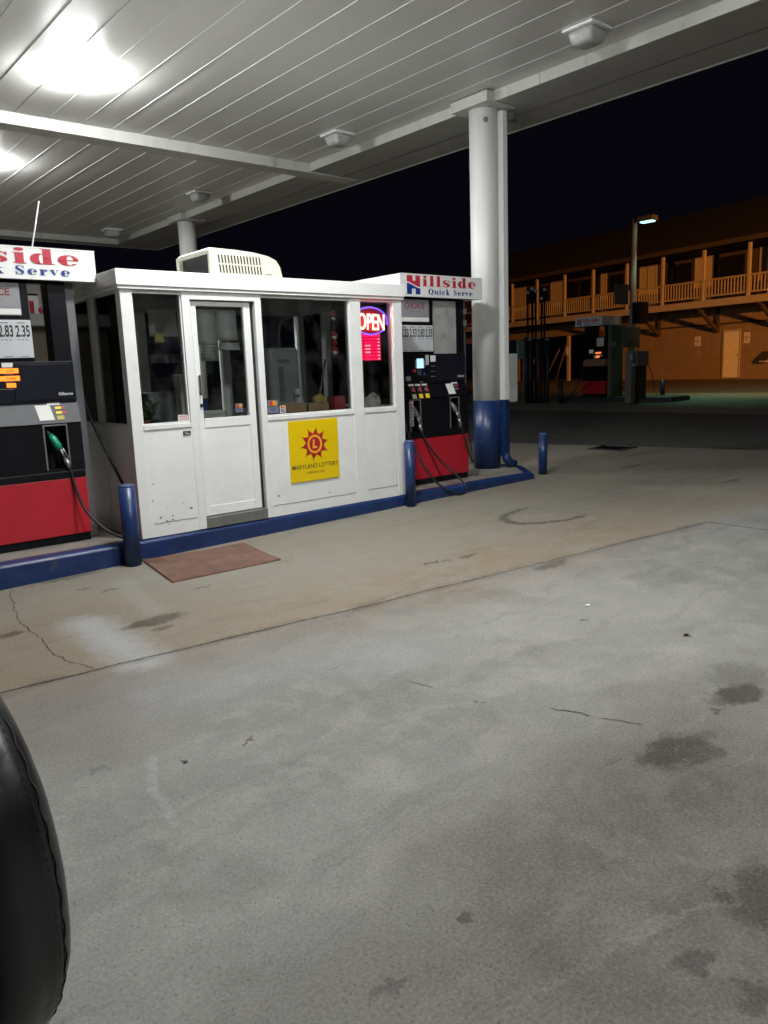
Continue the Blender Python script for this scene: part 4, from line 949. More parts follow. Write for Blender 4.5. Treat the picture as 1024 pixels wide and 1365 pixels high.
    m = text_mb('CHOICE', faceM(X+sh+.225, y+.0295, 2.275), .08, .002, 0, 1.05, 'CENTER'); part('board_lettering', m, pm('dull_red', (.22,.03,.04), .5), cb)
    m = MB(); m.box(X+sh+.15, X+sh+.32, y+.0302, y+.0312, 2.235, 2.242); m.box(X+sh+.2, X+sh+.4, y+.0297, y+.0303, 2.18, 2.184); part('small_print', m, M_gink, cb)
    if variant == 'right':
        m = MB(); m.box(X+.552, X+.928, y+.06, y+.075, 1.758, 2.374); part('back_shield', m, pm('dusty_panel', (.36,.37,.36), .3, var=.35, scale=4, grime=.5, gcol=(.08,.08,.08)), r)
    # hose mast at the right
    m = MB(); m.box(X+W+.005, X+W+.09, y+.10, y+D-.1, IZ+.001, 2.40, .01); part('hose_mast', m, M_gsteel, r)
    # sign box on top
    sx0, sx1 = (X-.03, X+1.315) if variant == 'right' else (X-.75, X+1.30)
    m = MB(); m.box(sx0, sx1, y-.02, y+1.05, 2.402, 2.648, .004); sg = part('sign_box', m, M_sign, r)
    m = MB(); m.box(sx0, sx1, y-.024, y-.0205, 2.640, 2.651); m.box(sx0, sx1, y-.024, y-.0205, 2.399, 2.408); part('sign_trim', m, M_alu, sg)
    ys = y-.0225
    if variant == 'right':
        rd, bl = h_logo(sx0+.10, ys, 2.425, .205, .205); part('emblem_upper', rd, M_sred, sg); part('emblem_lower', bl, M_sblue, sg)
        m = MB(); fat_text(m, 'illside', sx0+.335, ys, 2.520, .078, .90); part('name_lettering', m, M_sred, sg)
        m = MB(); fat_text(m, 'Quick Serve', sx0+.43, ys, 2.432, .042, .74, gap=.16); part('service_lettering', m, M_sblue, sg)
    else:
        e = sx1-.125
        m = MB(); fat_text(m, 'illside', e-1.13, ys, 2.520, .082, 1.13); part('name_lettering', m, M_sred, sg)
        rd, bl = h_logo(e-1.41, ys, 2.425, .25, .205); part('emblem_upper', rd, M_sred, sg); part('emblem_lower', bl, M_sblue, sg)
        m = MB(); fat_text(m, 'Quick Serve', e-1.06, ys, 2.433, .047, .97, gap=.16); part('service_lettering', m, M_sblue, sg)
    # nozzles and hoses
    if variant == 'left':
        c_ = nozzle(r, X+.80, y+.03, 1.11, M_green, .085)
        pts = [(c_.x, c_.y, c_.z), (c_.x+.02, c_.y-.02, .70), (c_.x+.06, c_.y-.1, .50), (c_.x+.17, c_.y-.22, .33), (c_.x+.30, c_.y-.3, .25), (c_.x+.41, c_.y-.28, .28), (c_.x+.45, c_.y-.2, .42), (c_.x+.40, c_.y-.08, .70), (c_.x+.28, y+.12, 1.2), (c_.x+.205, y+.17, 1.6), (c_.x+.165, y+.2, 2.0), (c_.x+.12, y+.2, 2.37)]
        m = MB(); m.tube(pipe_path(pts), .0125, 10); part('hose', m, M_rubber, r)
        m = MB(); m.tube([(c_.x+.165,y+.2,2.06),(c_.x+.12,y+.2,2.37)], .025, 10); part('hose_coupling', m, M_black, r)
    else:
        c_ = nozzle(r, X+.165, y+.03, 1.11, M_gsteel, .06)
        pts = [(c_.x,c_.y,c_.z),(c_.x+.05,c_.y-.04,.72),(c_.x+.17,c_.y-.14,.5),(c_.x+.28,c_.y-.3,.32),(c_.x+.31,c_.y-.42,.19),(c_.x+.2,c_.y-.47,.135),(c_.x+.03,c_.y-.45,.165),(c_.x-.14,c_.y-.35,.32),(c_.x-.25,c_.y-.2,.6),(c_.x-.285,y-.03,1.0),(c_.x-.285,y+.05,1.5)]
        m = MB(); m.tube(pipe_path(pts), .0125, 10); part('hose', m, M_rubber, r)
        m = MB(); m.box(X-.06, X-.004, y+.02, y+.2, IZ+.001, 1.7, .008); part('hose_mast', m, M_gsteel, r)
        c_ = nozzle(r, X+.80, y+.03, 1.13, M_steel, .085)
        pts = [(c_.x,c_.y,c_.z),(c_.x+.04,c_.y-.04,.68),(c_.x+.09,c_.y-.06,.5),(c_.x+.15,c_.y-.05,.42),(c_.x+.19,c_.y,.5),(c_.x+.2,y+.06,.8),(c_.x+.19,y+.15,1.4),(c_.x+.18,y+.2,2.36)]
        m = MB(); m.tube(pipe_path(pts), .0125, 10); part('hose', m, M_rubber, r)
        m = MB()
        for z in (2.08, 2.22): m.box(X+W+.0, X+W+.03, y+.02, y+.06, z, z+.07, .004)
        parts('hose_clip', m, M_steel, r)
    return r
pump(1.27, 'fuel pump left of the booth with orange displays and a green nozzle', 'left')
pump(6.02, 'fuel pump right of the booth with a blue lit screen and two hoses', 'right')
# thin wire hanging between the left pump sign and the ceiling
w0 = onY(40,320,7.0); w1 = onY(52,268,7.0)
m = MB(); m.tube([(w0[0],7.0,2.649),(w1[0],7.0,w1[1])], .006, 6); m.lathe((w0[0],7.0,2.649), [(.02,0),(.02,.02)], 10); solo('whip_aerial', m, M_alu, 'thin pale aerial standing on the sign of the left pump', 'aerial', (w0[0],7.0,2.649))

# wall and sign seen through the head of the left pump, on the far island
# bollards
def bollard(x, y, rad, zt, label, group='blue bollards around the pump islands', mat=M_blue):
    r = thing('bollard', label, 'bollard', (x, y, gz(x)), 0, group)
    m = MB(); m.lathe((x,y,0), [(rad, gz(x)-.02), (rad, zt-.02)], 28); part('pipe', m, mat, r)
    m = MB(); m.lathe((x,y,0), [(rad, zt-.02), (rad*.97, zt-.006), (rad*.8, zt), (.001, zt+.006)], 28); part('cap', m, pm('worn_blue_cap', (.05,.09,.2), .5, var=.4, scale=30, grime=.6, gcol=(.35,.37,.4), gscale=30) if mat == M_blue else mat, r)
    return r
for x, y, px, py, rad, lb in ((2.46,6.235,175,645,.068,'nearest blue bollard between the left pump and the booth'), (5.62,6.24,546,587,.056,'blue bollard in front of the booth corner beside the right pump'), (8.2,6.47,725,577,.058,'lone blue bollard beyond the end of the pump island')):
    zt = onY(px, py, y)[1]; bollard(x, y, rad, zt, lb)

# rubber mat
mc = [Vector(q) for q in ((2.43,5.43),(3.36,5.36),(3.47,6.15),(2.56,6.30))]
m = MB(); nx, ny_ = 44, 30
def mpt(u, v, dz):
    p = mc[0].lerp(mc[1], u).lerp(mc[3].lerp(mc[2], u), v); e = .012*max(0, .12-u)/.12*v
    return (p.x, p.y, gz(p.x)+dz+e+.003*math.sin(u*9+v*5))
for i in range(nx):
    for j in range(ny_):
        u0, u1, v0, v1 = i/nx, (i+1)/nx, j/ny_, (j+1)/ny_
        big = (u0 < .16 and v0 > .75)
        if big and (i % 2 or j % 2): pass
        k_ = .30 if not big else .42
        o_ = [m.bm.verts.new(mpt(u, v, .012)) for u, v in ((u0,v0),(u1,v0),(u1,v1),(u0,v1))]
        um, vm = (u0+u1)/2, (v0+v1)/2
        i_ = [m.bm.verts.new(mpt(um+(u-um)*2*k_, vm+(v-vm)*2*k_, .012)) for u, v in ((u0,v0),(u1,v0),(u1,v1),(u0,v1))]
        lw = [m.bm.verts.new(mpt(um+(u-um)*2*k_, vm+(v-vm)*2*k_, .003)) for u, v in ((u0,v0),(u1,v0),(u1,v1),(u0,v1))]
        for q in range(4):
            m.bm.faces.new((o_[q], o_[(q+1) % 4], i_[(q+1) % 4], i_[q])); m.bm.faces.new((i_[q], i_[(q+1) % 4], lw[(q+1) % 4], lw[q]))
for (ua, va), (ub, vb) in (((0,0),(1,0)),((1,0),(1,1)),((1,1),(0,1)),((0,1),(0,0))):
    m.quadstrip([mpt(ua+(ub-ua)*t/8, va+(vb-va)*t/8, .012) for t in range(9)], [mpt(ua+(ub-ua)*t/8, va+(vb-va)*t/8, -.004) for t in range(9)])
solo('rubber_mat', m, M_mat, 'rust brown perforated rubber mat lying before the booth door', 'mat', (2.9,5.8,gz(2.9)))
# drain cover
q = [gs(*p) for p in ((784,599.5),(806,594.5),(849,596.5),(826,602))]
m = MB(); m.poly([(p[0], p[1], gz(p[0])+.007) for p in q]); cxy = (sum(p[0] for p in q)/4, sum(p[1] for p in q)/4)
dc = solo('drain_cover', m, pm('iron_cover', (.004,.004,.004), 1., var=.4, scale=12, bump=.3, spec=.05), 'black square iron cover in the concrete near the road', 'cover', (cxy[0], cxy[1], gz(cxy[0])))
m = MB()
for i in range(4):
    a_, b_ = Vector(q[i]), Vector(q[(i+1) % 4]); m.tube([(a_.x,a_.y,gz(a_.x)+.004),(b_.x,b_.y,gz(b_.x)+.004)], .022, 6)
part('rim', m, pm('iron_rim', (.05,.045,.04), .7), dc)

# ------------------------------------------------------------------ spare wheel on the back of a parked car beside the camera
tc_ = Vector((.128,1.335,.866)); th = .149; nn = Vector((math.cos(th), math.sin(th), 0)); R_, W_, rc = .342, .109, .065
car = thing('parked_car', 'dark parked car showing only its round black vinyl spare wheel cover', 'car', (tc_.x, tc_.y, gz(0)), th)
M_vinyl = pm('black_vinyl', (.008,.0088,.010), .34, var=.25, scale=14, bump=.22, bscale=16, grime=.25, gcol=(.03,.03,.032))
def cloc(p): return p          # local car coordinates: x points out of the tailgate, y to the left, z up
zc = tc_.z-gz(0)
prof = [(.02,-W_-.0),(R_-rc,-W_)]+[(R_-rc+rc*math.sin(a_), -W_+rc-rc*math.cos(a_)) for a_ in [PI/2*i/6 for i in range(1,7)]]+[(R_+.018,-.02),(R_+.018,.02)]+[(R_-rc+rc*math.cos(a_), W_-rc+rc*math.sin(a_)) for a_ in [PI/2*i/6 for i in range(0,7)]]+[(R_*.6,W_+.004),(.02,W_+.008)]
m = MB(); m.lathe((0,0,zc), prof, 72, (1,0,0))
for v in m.bm.verts:           # sag and puckers of the cover
    d = math.atan2(v.co.z-zc, v.co.y); rr = math.hypot(v.co.y, v.co.z-zc)
    if rr > .2: k = 1+.002*math.sin(d*17)+.0014*math.sin(d*31+1)+.004*math.sin(d*7+2); v.co.y *= k; v.co.z = zc+(v.co.z-zc)*k
def pucker(m):
    for v in m.bm.verts:
        d = math.atan2(v.co.z-zc, v.co.y); k = 1+.002*math.sin(d*17)+.0014*math.sin(d*31+1)+.004*math.sin(d*7+2); v.co.y *= k; v.co.z = zc+(v.co.z-zc)*k
sw = part('spare_wheel_cover', m, M_vinyl, car, True)
m = MB(); rs_ = R_-.0118; hx = W_-.027
m.tube([(hx+.002*math.sin(i*1.7), rs_*math.cos(2*PI*i/160), zc+rs_*math.sin(2*PI*i/160)) for i in range(161)], .0013, 6, False)
for i in range(0, 300, 2):
    a0, a1 = 2*PI*i/300, 2*PI*(i+1.1)/300; m.tube([(hx-.011, (rs_+.0072)*math.cos(a0), zc+(rs_+.0072)*math.sin(a0)), (hx-.011, (rs_+.0072)*math.cos(a1), zc+(rs_+.0072)*math.sin(a1))], .0005, 5)
pucker(m); part('seam', m, pm('vinyl_seam', (.008,.008,.009), .6), sw, True)
M_car = pm('dark_car_paint', (.012,.014,.018), .25, var=.1, coat=.6)
xr = -W_-.03
m = MB(); m.box(xr, -W_+.01, -.06, .06, zc-.06, zc+.06, .01); part('wheel_bracket', m, M_black, car, True)
body = [(xr,.45),(xr,1.02),(xr-.05,1.08),(xr-3.0,1.08),(xr-3.1,1.04),(xr-4.1,.92),(xr-4.25,.75),(xr-4.2,.42),(xr-3.85,.38),(xr-3.7,.72),(xr-3.15,.72),(xr-3.0,.36),(xr-1.15,.36),(xr-1.0,.72),(xr-.45,.72),(xr-.3,.40)]
m = MB(); t = bmesh.new(); A = [t.verts.new((p[0], -.86, p[1])) for p in body]; B = [t.verts.new((p[0], .86, p[1])) for p in body]
t.faces.new(A); t.faces.new(B[::-1])
for i in range(len(body)): t.faces.new((A[i], A[(i+1) % len(body)], B[(i+1) % len(body)], B[i]))
bmesh.ops.recalc_face_normals(t, faces=t.faces); bmesh.ops.bevel(t, geom=list(t.edges), offset=.025, segments=2, affect='EDGES', profile=.5); m.merge(t); part('body', m, M_car, car, True)
m = MB(); m.box(xr-2.55, xr-.06, -.76, .76, 1.075, 1.10, .02); part('tonneau_cover', m, M_vinyl, car, True)
for i in range(9): m = MB(); m.lathe((xr-.15-.28*i, .79, 1.078), [(.014,0),(.012,.008)], 10); part('press_stud', m, M_steel, car, True)
m = MB(); m.box(xr-.02, xr+.07, -.84, .84, .40, .56, .02); part('bumper', m, M_black, car, True)
for y_ in (-.8,.72): m = MB(); m.box(xr-.01, xr+.015, y_, y_+.08, .72, .95, .01); part('tail_light', m, pm('tail_lens', (.25,.01,.01), .2), car, True)
for wx in (xr-.72, xr-3.42):
    for wy in (-.78, .78):
        m = MB(); m.lathe((wx, wy-.1, .345), [(.2,0),(.33,.0),(.345,.03),(.345,.17),(.33,.2),(.2,.2)], 32, (0,1,0)); wh = part('wheel', m, M_rubber, car, True)
        m = MB(); m.lathe((wx, wy-.09, .345), [(.19,0),(.2,.02),(.2,.16),(.19,.18)], 20, (0,1,0)); part('rim', m, M_steel, wh, True)

# ------------------------------------------------------------------ the island across the road: pump, lamp post, dispenser, posts
zi = gz(21.4)+.14
k, t = island([(20.75,15.7),(20.55,15.3),(20.75,12.2),(21.0,11.9),(22.0,11.9),(22.3,12.3),(22.3,15.3),(22.0,15.7)], zi, .12)
M_dkerb = pm('dark_kerb_paint', (.02,.024,.03), .6, var=.3); o = struct('kerb', k, M_dkerb); struct('pump_island', t, M_conc)
# pump: its fronts face along -X
FX = 20.95
def onF(px, py): return onX(px, py, FX)
pyl = onF(777,515)[0]; pyr = onF(806.5,515)[0]
fp = thing('fuel_pump', 'dim fuel pump across the road with orange displays and a red base', 'fuel pump', (FX, (pyl+pyr)/2, zi))
zb = [onF(777,528)[1], onF(790,507)[1]]; pd = .75
print('pumpB', pyl, pyr, zb)
zr1 = onF(790,508)[1]; zs1 = onF(770,436)[1]; zs2 = onF(768,424)[1]
sy0, sy1 = onF(768,430)[0], onF(804,428)[0]
m = MB(); m.box(FX+.02, FX+pd, pyr, pyl, zi, zi+.1); part('plinth', m, M_black, fp)
m = MB(); m.box(FX, FX+pd, pyr, pyl, zi+.101, zr1, .01); part('lower_panel', m, M_red, fp)
zn = onF(790,488)[1]; zsf = onF(790,479)[1]; zd = onF(790,468)[1]
m = MB(); m.box(FX+.01, FX+pd, pyr, pyl, zr1+.002, zn); part('nozzle_housing', m, M_black, fp)
m = MB(); m.prism([(FX-.02, zn+.002), (FX+.04, zsf), (FX+pd, zsf), (FX+pd, zn+.002)], 'y', pyr, pyl); part('button_shelf', m, pm('tan_shelf', (.30,.16,.09), .5, var=.2), fp)
m = MB(); m.box(FX+.03, FX+pd, pyr, pyl, zsf+.002, zd+.15); part('display_head', m, M_black, fp)
m = MB()
for (a_, b_, c_, d_) in ((793,801,469,472),(794,799,474,477)): 
    p0 = onF(a_, d_); p1 = onF(b_, c_); m.box(FX+.02, FX+.029, p1[0], p0[0], p0[1], p1[1])
parts('amber_display', m, em('amber_display_far', (1.,.2,.02), .9), fp)
m = MB(); p0 = onF(795,462); p1 = onF(804.5,450); m.box(FX+.02, FX+.028, p1[0], p0[0], p0[1], p1[1]); part('paper_notice', m, M_paper, fp)
m = MB(); p0 = onF(785,471); p1 = onF(790,466); m.box(FX+.02, FX+.028, p1[0], p0[0], p0[1], p1[1]); part('card_screen', m, em('far_blue_screen', (.4,.7,.8), .12), fp)
m = MB(); p0 = onF(791,478); p1 = onF(796,474); m.box(FX+.02, FX+.028, p1[0], p0[0], p0[1], p1[1]); p0 = onF(795,475); p1 = onF(803,473); m.box(FX+.02, FX+.028, p1[0], p0[0], p0[1], p1[1]); parts('white_label', m, M_paper, fp)
m = MB(); m.box(FX+.06, FX+pd-.05, pyl-.06, pyl, zd+.15, zs1); m.box(FX+.06, FX+pd-.05, pyr, pyr+.06, zd+.15, zs1); m.box(FX+.12, FX+.2, pyl-.45, pyl-.06, zd+.15, zs1); parts('head_frame', m, M_black, fp)
m = MB(); m.box(FX+.1, FX+pd, pyr-.14, pyr-.01, zi, zs1, .02); hm = part('hose_mast', m, pm('grey_green_mast', (.10,.11,.09), .6, var=.15), fp)
p0 = onY(811,462,pyr-.14); p1 = onY(820.5,455,pyr-.14); m = MB(); m.box(p0[0], p1[0], pyr-.148, pyr-.1415, p0[1], p1[1]); part('mast_label', m, M_gpaper, hm)
m = MB(); m.box(FX-.05, FX+1.0, sy1, sy0, zs1, zs2, .01); sg = part('sign_box', m, M_sign, fp)
Wd = sy0-sy1
rd, bl = h_logo(sy0-.08*Wd, FX-.053, zs1+.02, .16*Wd, .21, '-x'); part('emblem_upper', rd, M_sred, sg); part('emblem_lower', bl, M_sblue, sg)
m = MB(); fat_text(m, 'illside', sy0-.27*Wd, FX-.053, zs1+.115, .078, .66*Wd, '-x', step=.001); part('name_lettering', m, M_sred, sg)
m = MB(); fat_text(m, 'Quick Serve', sy0-.34*Wd, FX-.053, zs1+.03, .045, .56*Wd, '-x', .16, step=.001); part('service_lettering', m, M_sblue, sg)
m = MB(); m.tube(pipe_path([(FX-.01,pyl-.5,1.15),(FX-.1,pyl-.3,.95),(FX-.25,pyl+.0,.7),(FX-.3,pyl+.3,.6),(FX-.1,pyl+.2,.8),(FX+.2,pyl+.05,1.6)]), .016, 8); part('hose', m, M_rubber, fp)
m = MB(); m.tube(pipe_path([(FX+.5,pyr-.16,1.0),(FX+.5,pyr-.35,.75),(FX+.5,pyr-.62,1.2),(FX+.5,pyr-.8,2.0),(FX+.5,pyr-.62,2.3),(FX+.5,pyr-.5,2.1),(FX+.5,pyr-.45,1.5)]), .016, 8); part('hose', m, M_rubber, fp)
# lamp post
lpx, lpy = gs(841,533); ztop = onY(842,291,lpy)[1]
lp = thing('lamp_post', 'grey lamp post with a lit greenish lamp head and bolted sign boards', 'lamp post', (lpx, lpy, gz(lpx)))
zblk = onY(841,490,lpy)[1]
M_pole = pm('grey_pole', (.24,.24,.23), .55, var=.12)
m = MB(); m.tube([(lpx,lpy,zblk),(lpx,lpy,ztop)], [.10,.085], 14); part('pole', m, M_pole, lp)
m = MB(); m.tube([(lpx,lpy,gz(lpx)),(lpx,lpy,zblk)], .115, 14); part('pole_foot', m, M_black, lp)
hd0 = Vector((lpx+.12, lpy-.25, ztop-.12))
m = MB(); m.box(lpx-.02, lpx+.06, lpy-.13, lpy, ztop-.12, ztop-.05); m.box(lpx-.12, lpx+.2, lpy-.68, lpy-.12, ztop-.13, ztop+.02, .035, 3); hdp = part('lamp_head', m, M_gsteel, lp)
M_merc = em('mercury_lens', (.35,1.,.82), 2.6)
m = MB(); m.box(lpx-.07, lpx+.15, lpy-.62, lpy-.22, ztop-.165, ztop-.131, .015); part('lens', m, M_merc, hdp)
def arealight(name, loc, target, size, energy, color, par=None, spread=PI):
    l = bpy.data.lights.new(name, 'AREA'); l.shape = 'DISK'; l.size = size; l.energy = energy; l.color = color; l.spread = spread
    o = bpy.data.objects.new(name, l); COL.objects.link(o); o.location = loc
    o.rotation_euler = (Vector(target)-Vector(loc)).to_track_quat('-Z', 'Y').to_euler()
    if par is not None: o.parent = par; o.location = Vector(loc)-woff(par)
    return o
arealight('lamp_glow', (lpx+.05, lpy-.42, ztop-.19), (lpx+3.6, lpy-3.2, .4), .25, 85, (.38,1.,.66), hdp, math.radians(115))
def board(px0, py0, px1, py1, y_, label, mat, name, th_=.03):
    a_, b_ = onY(px0, py0, y_), onY(px1, py1, y_)
    m = MB(); m.box(a_[0], b_[0], y_-th_, y_, b_[1], a_[1], .008); return m, ((a_[0]+b_[0])/2, y_, b_[1])
M_bsign = pm('grey_green_board', (.085,.11,.11), .5, var=.15)
yb = lpy-.12
m, l_ = board(819,378,836.5,406,yb,'',M_bsign,''); o = solo('sign_board', m, M_bsign, 'grey board bolted left of the lamp post above the pump sign', 'sign', l_)
m, l_ = board(829.5,436,852,463,yb,'',M_bsign,''); o = solo('sign_board', m, M_bsign, 'lower square grey board on the lamp post with faint marks', 'sign', l_)
a_, b_ = onY(829.5,436,yb), onY(852,463,yb); ww = b_[0]-a_[0]
m = MB()
for i in range(4): m.box(a_[0]+ww*.25, a_[0]+ww*(.6+.1*(i % 2)), yb-.036, yb-.032, a_[1]-.15-.1*i, a_[1]-.11-.1*i)
part('faint_mark', m, pm('faint_sign_mark', (.14,.18,.18), .6), o)
m, l_ = board(843,403,854.5,432,yb,'',M_black,'', .25); solo('speaker_box', m, M_black, 'black box mounted on the right of the lamp post', 'box', l_)
# dispenser beside the lamp post
dx, dyy = gs(857,536)
ds = thing('air_dispenser', 'grey coin dispenser on a dark pedestal right of the lamp post', 'dispenser', (dx, dyy, gz(dx)))
a_, b_ = onY(848,468,dyy), onY(863,487.5,dyy)
m = MB(); m.box(a_[0], b_[0], dyy-.05, dyy+.35, b_[1], a_[1], .02); part('cabinet', m, M_bsign, ds)
m = MB(); m.box(a_[0]+.03, b_[0]-.08, dyy-.02, dyy+.3, gz(dx), b_[1]); part('pedestal', m, M_black, ds)
p0 = onY(842,474,dyy); m = MB(); m.box(p0[0], a_[0]-.005, dyy+.0, dyy+.2, gz(dx), a_[1]-.04); part('side_panel', m, pm('grey_panel', (.16,.15,.14), .6), ds)
p0, p1 = onY(842.5,480,dyy-.06), onY(845.5,472,dyy-.06); m = MB(); m.box(p0[0], p1[0], dyy-.01, dyy-.004, p0[1], p1[1]); part('white_label', m, M_paper, ds)
p0, p1 = onY(844,488,dyy-.06), onY(848,484.5,dyy-.06); m = MB(); m.box(p0[0], p1[0], dyy-.02, dyy-.012, p0[1], p1[1]); part('white_label', m, M_paper, ds)
m = MB(); m.tube(pipe_path([(b_[0],dyy,b_[1]+.1),(b_[0]+.3,dyy,b_[1]-.3),(b_[0]+.4,dyy,.75),(b_[0]+.45,dyy-.2,gz(dx)+.03),(b_[0]+.1,dyy-.3,gz(dx)+.03)]), .012, 6); part('air_hose', m, M_rubber, ds)
# far bollards
M_dblue = pm('dark_blue_paint', (.012,.02,.045), .5, var=.2)
for px, py, pt, rad, lb in ((747,538,508,.075,'dark bollard left of the pump across the road'), (788,534,505,.085,'dark bollard standing before the red base of the far pump'), (883,531,506,.075,'dark bollard right of the coin dispenser across the road')):
    q = gs(px, py); bollard(q[0], q[1], rad, onY(px, pt, q[1])[1], lb, 'dark bollards around the far island', M_dblue)
# cluster of slim poles
for i, (px, pt) in enumerate(((704,390),(710,385),(714.5,388),(722,398),(726,386))):
    q = gs(px, 537); y_ = q[1]; zt = onY(px, pt, y_)[1]
    r = thing('slim_pole', ['leftmost slim dark pole with a pale cap beyond the column','second slim dark pole from the left in the cluster beyond the column','middle slim dark pole of the cluster beyond the column','short slim dark pole fourth from the left in the cluster','rightmost slim dark pole with a pale cap in the cluster'][i], 'pole', (q[0], y_, gz(q[0])), 0, 'slim poles clustered across the road')
    m = MB(); m.tube([(q[0],y_,gz(q[0])-.02),(q[0],y_,zt)], .032, 10); part('shaft', m, M_black, r)
    m = MB(); m.sphere((q[0],y_,zt), .07, .07, .06, 2); part('cap', m, pm('pale_cap', (.4,.4,.36), .6), r)
for i, (px, pt) in enumerate(((701.5,448),(707,452),(718,450),(730,452))):
    q = gs(px, 538); zt = onY(px, pt, q[1])[1]
    r = thing('hose_post', ['leftmost short dark post with a bright clip among the slim poles','second short dark post with a bright clip among the slim poles','third short dark post with a bright clip among the slim poles','rightmost short dark post of the cluster left of the dark bollard'][i], 'post', (q[0], q[1], gz(q[0])), 0, 'short posts among the slim poles')
    m = MB(); m.tube([(q[0],q[1],gz(q[0])-.02),(q[0],q[1],zt)], .045, 10); part('shaft', m, M_dblue, r)
    m = MB(); m.box(q[0]-.06, q[0]+.06, q[1]-.05, q[1]+.05, zt-.05, zt+.03, .01); part('clip', m, M_steel, r)
q = gs(704,538); y_ = q[1]+.3; a_, b_ = onY(690,454,y_), onY(710,478,y_)
pb = thing('parking_sign', 'pale green panel on a thin post behind the slim poles', 'sign', (a_[0], y_, gz(a_[0])))
m = MB(); m.box(a_[0], b_[0], y_, y_+.03, b_[1], a_[1], .01); part('panel', m, pm('pale_green_panel', (.17,.32,.28), .5), pb)
m = MB(); xm = (a_[0]+b_[0])/2; m.tube([(xm,y_+.07,gz(xm)),(xm,y_+.07,a_[1])], .03, 8); part('post', m, M_gsteel, pb)

# ------------------------------------------------------------------ motel
mo_o = Vector((33.1,14.7,0)); mu = Vector((.168,.986,0)).normalized(); ex = -mu; nn_ = Vector((-ex.y, ex.x, 0))   # local x runs to the right, local y away
mrz = math.atan2(ex.y, ex.x); zg = gz(36)-.01
mo = thing('motel_building', 'two storey orange lit motel with railed balcony and dark roof', 'building', (mo_o.x, mo_o.y, zg), mrz)
def onM(px, py, d):
    r_ = ray(px, py); t = (d+mo_o.dot(nn_))/r_.dot(nn_); p = Vector((0,0,H))+r_*t
    return ((p-mo_o).dot(ex), p.z-zg)
ZF = 4.14-zg; ZR = 5.02-zg; ZEV = 6.32-zg; WD = 1.6
XL, XR = -24., 14.
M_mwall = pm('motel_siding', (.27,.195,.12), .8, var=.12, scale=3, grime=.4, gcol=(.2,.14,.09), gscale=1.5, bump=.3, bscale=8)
M_mtrim = pm('motel_trim', (.44,.385,.31), .7, var=.1, scale=6)
M_mdoor = pm('motel_door', (.55,.47,.38), .6, var=.06)
M_mdark = pm('motel_dark_panel', (.04,.03,.025), .7, var=.2)
wl = onM(822, 480, WD)[0]
print('motel wall left', wl)
def lp_(name, m, mat, par=mo): return part(name, m, mat, par, True)
# lower wall as vertical boards
m = MB(); x = wl
while x < XR:
    m.box(x, min(x+.285, XR), WD+random.uniform(0,.004), WD+.15, -.3, ZF-.2); x += .3
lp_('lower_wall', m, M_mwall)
m = MB(); x = XL
while x < XR:
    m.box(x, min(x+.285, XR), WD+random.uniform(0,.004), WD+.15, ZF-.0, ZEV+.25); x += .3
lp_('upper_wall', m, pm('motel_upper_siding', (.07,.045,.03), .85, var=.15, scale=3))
m = MB(); m.box(XL, XR, WD+5.5, WD+5.7, -.3, ZEV+.3); lp_('back_wall', m, M_mdark)
m = MB(); m.box(XL, XR, .03, WD+5.5, ZF-.20, ZF-.02); lp_('balcony_floor', m, M_mdark)
m = MB(); m.box(XL, XR, -.03, .028, ZF-.30, ZF, .005); lp_('floor_edge', m, M_mtrim)
m = MB(); m.box(XL, wl-.002, WD-.0, WD+.14, ZF-.95, ZF-.35); lp_('carport_beam', m, M_mwall)
m = MB(); m.box(wl, XR, WD-.04, WD-.002, ZF-1.02, ZF-.95); lp_('ledger', m, M_mdark)
# railing
m = MB(); m.box(XL, XR, -.03, .06, ZR-.08, ZR, .01); m.box(XL, XR, -.005, .045, ZF+.12, ZF+.19, .005); lp_('handrail', m, M_mtrim)
m = MB(); x = -16.6
nb = 0
while x < 4.:
    m.box(x-.019, x+.019, .0, .04, ZF+.19, ZR-.08); x += .155
o = lp_('baluster', m, M_mtrim); o['kind'] = 'stuff'
for px, py in ((683,383),(716,376),(753,370),(791,365),(836,358),(884,350),(939,340),(1000,330),(1068,318)):
    xx = onM(px, py, 0.)[0]; m = MB(); m.box(xx-.06, xx+.06, -.05, .07, ZF-.02, ZEV, .006); lp_('balcony_post', m, M_mtrim)
# doors and windows of the upper floor
for a_, b_, pt in ((687,700,384),(736,751,380.5),(793,808,370),(855,864,359),(865.5,875,359),(929,939,346),(941,951,346),(1016,1034,333)):
    x0, x1 = onM(a_, pt, WD)[0], onM(b_, pt, WD)[0]; zt = min(onM((a_+b_)/2, pt, WD)[1], ZEV-.1)
    m = MB(); m.box(x0, x1, WD-.03, WD-.004, ZF, ZF+2.03, .004); d_ = lp_('room_door', m, M_mdoor)
    m = MB(); m.box(x0-.07, x0-.003, WD-.045, WD-.004, ZF, ZF+2.1); m.box(x1+.003, x1+.07, WD-.045, WD-.004, ZF, ZF+2.1); m.box(x0-.003, x1+.003, WD-.045, WD-.004, ZF+2.033, ZF+2.1); lp_('door_frame', m, M_mtrim, d_)
    m = MB(); m.sphere((x1-.08, WD-.05, ZF+.98), .03, .03, .03, 1); lp_('knob', m, M_steel, d_)
for a_, b_ in ((703,715),(719,732),(757,788),(812,832),(842,852),(890,922),(958,992)):
    x0, x1 = onM(a_, 385, WD)[0], onM(b_, 385, WD)[0]; m = MB(); m.box(x0, x1, WD-.02, WD-.004, ZF+.8, ZF+1.95); wn = lp_('window', m, pm('window_frame_brown', (.014,.011,.009), .6))
    m = MB(); m.box(x0+.06, x1-.06, WD-.026, WD-.021, ZF+.86, ZF+1.89); lp_('pane', m, pm('dark_room_glass', (.01,.01,.012), .1), wn)
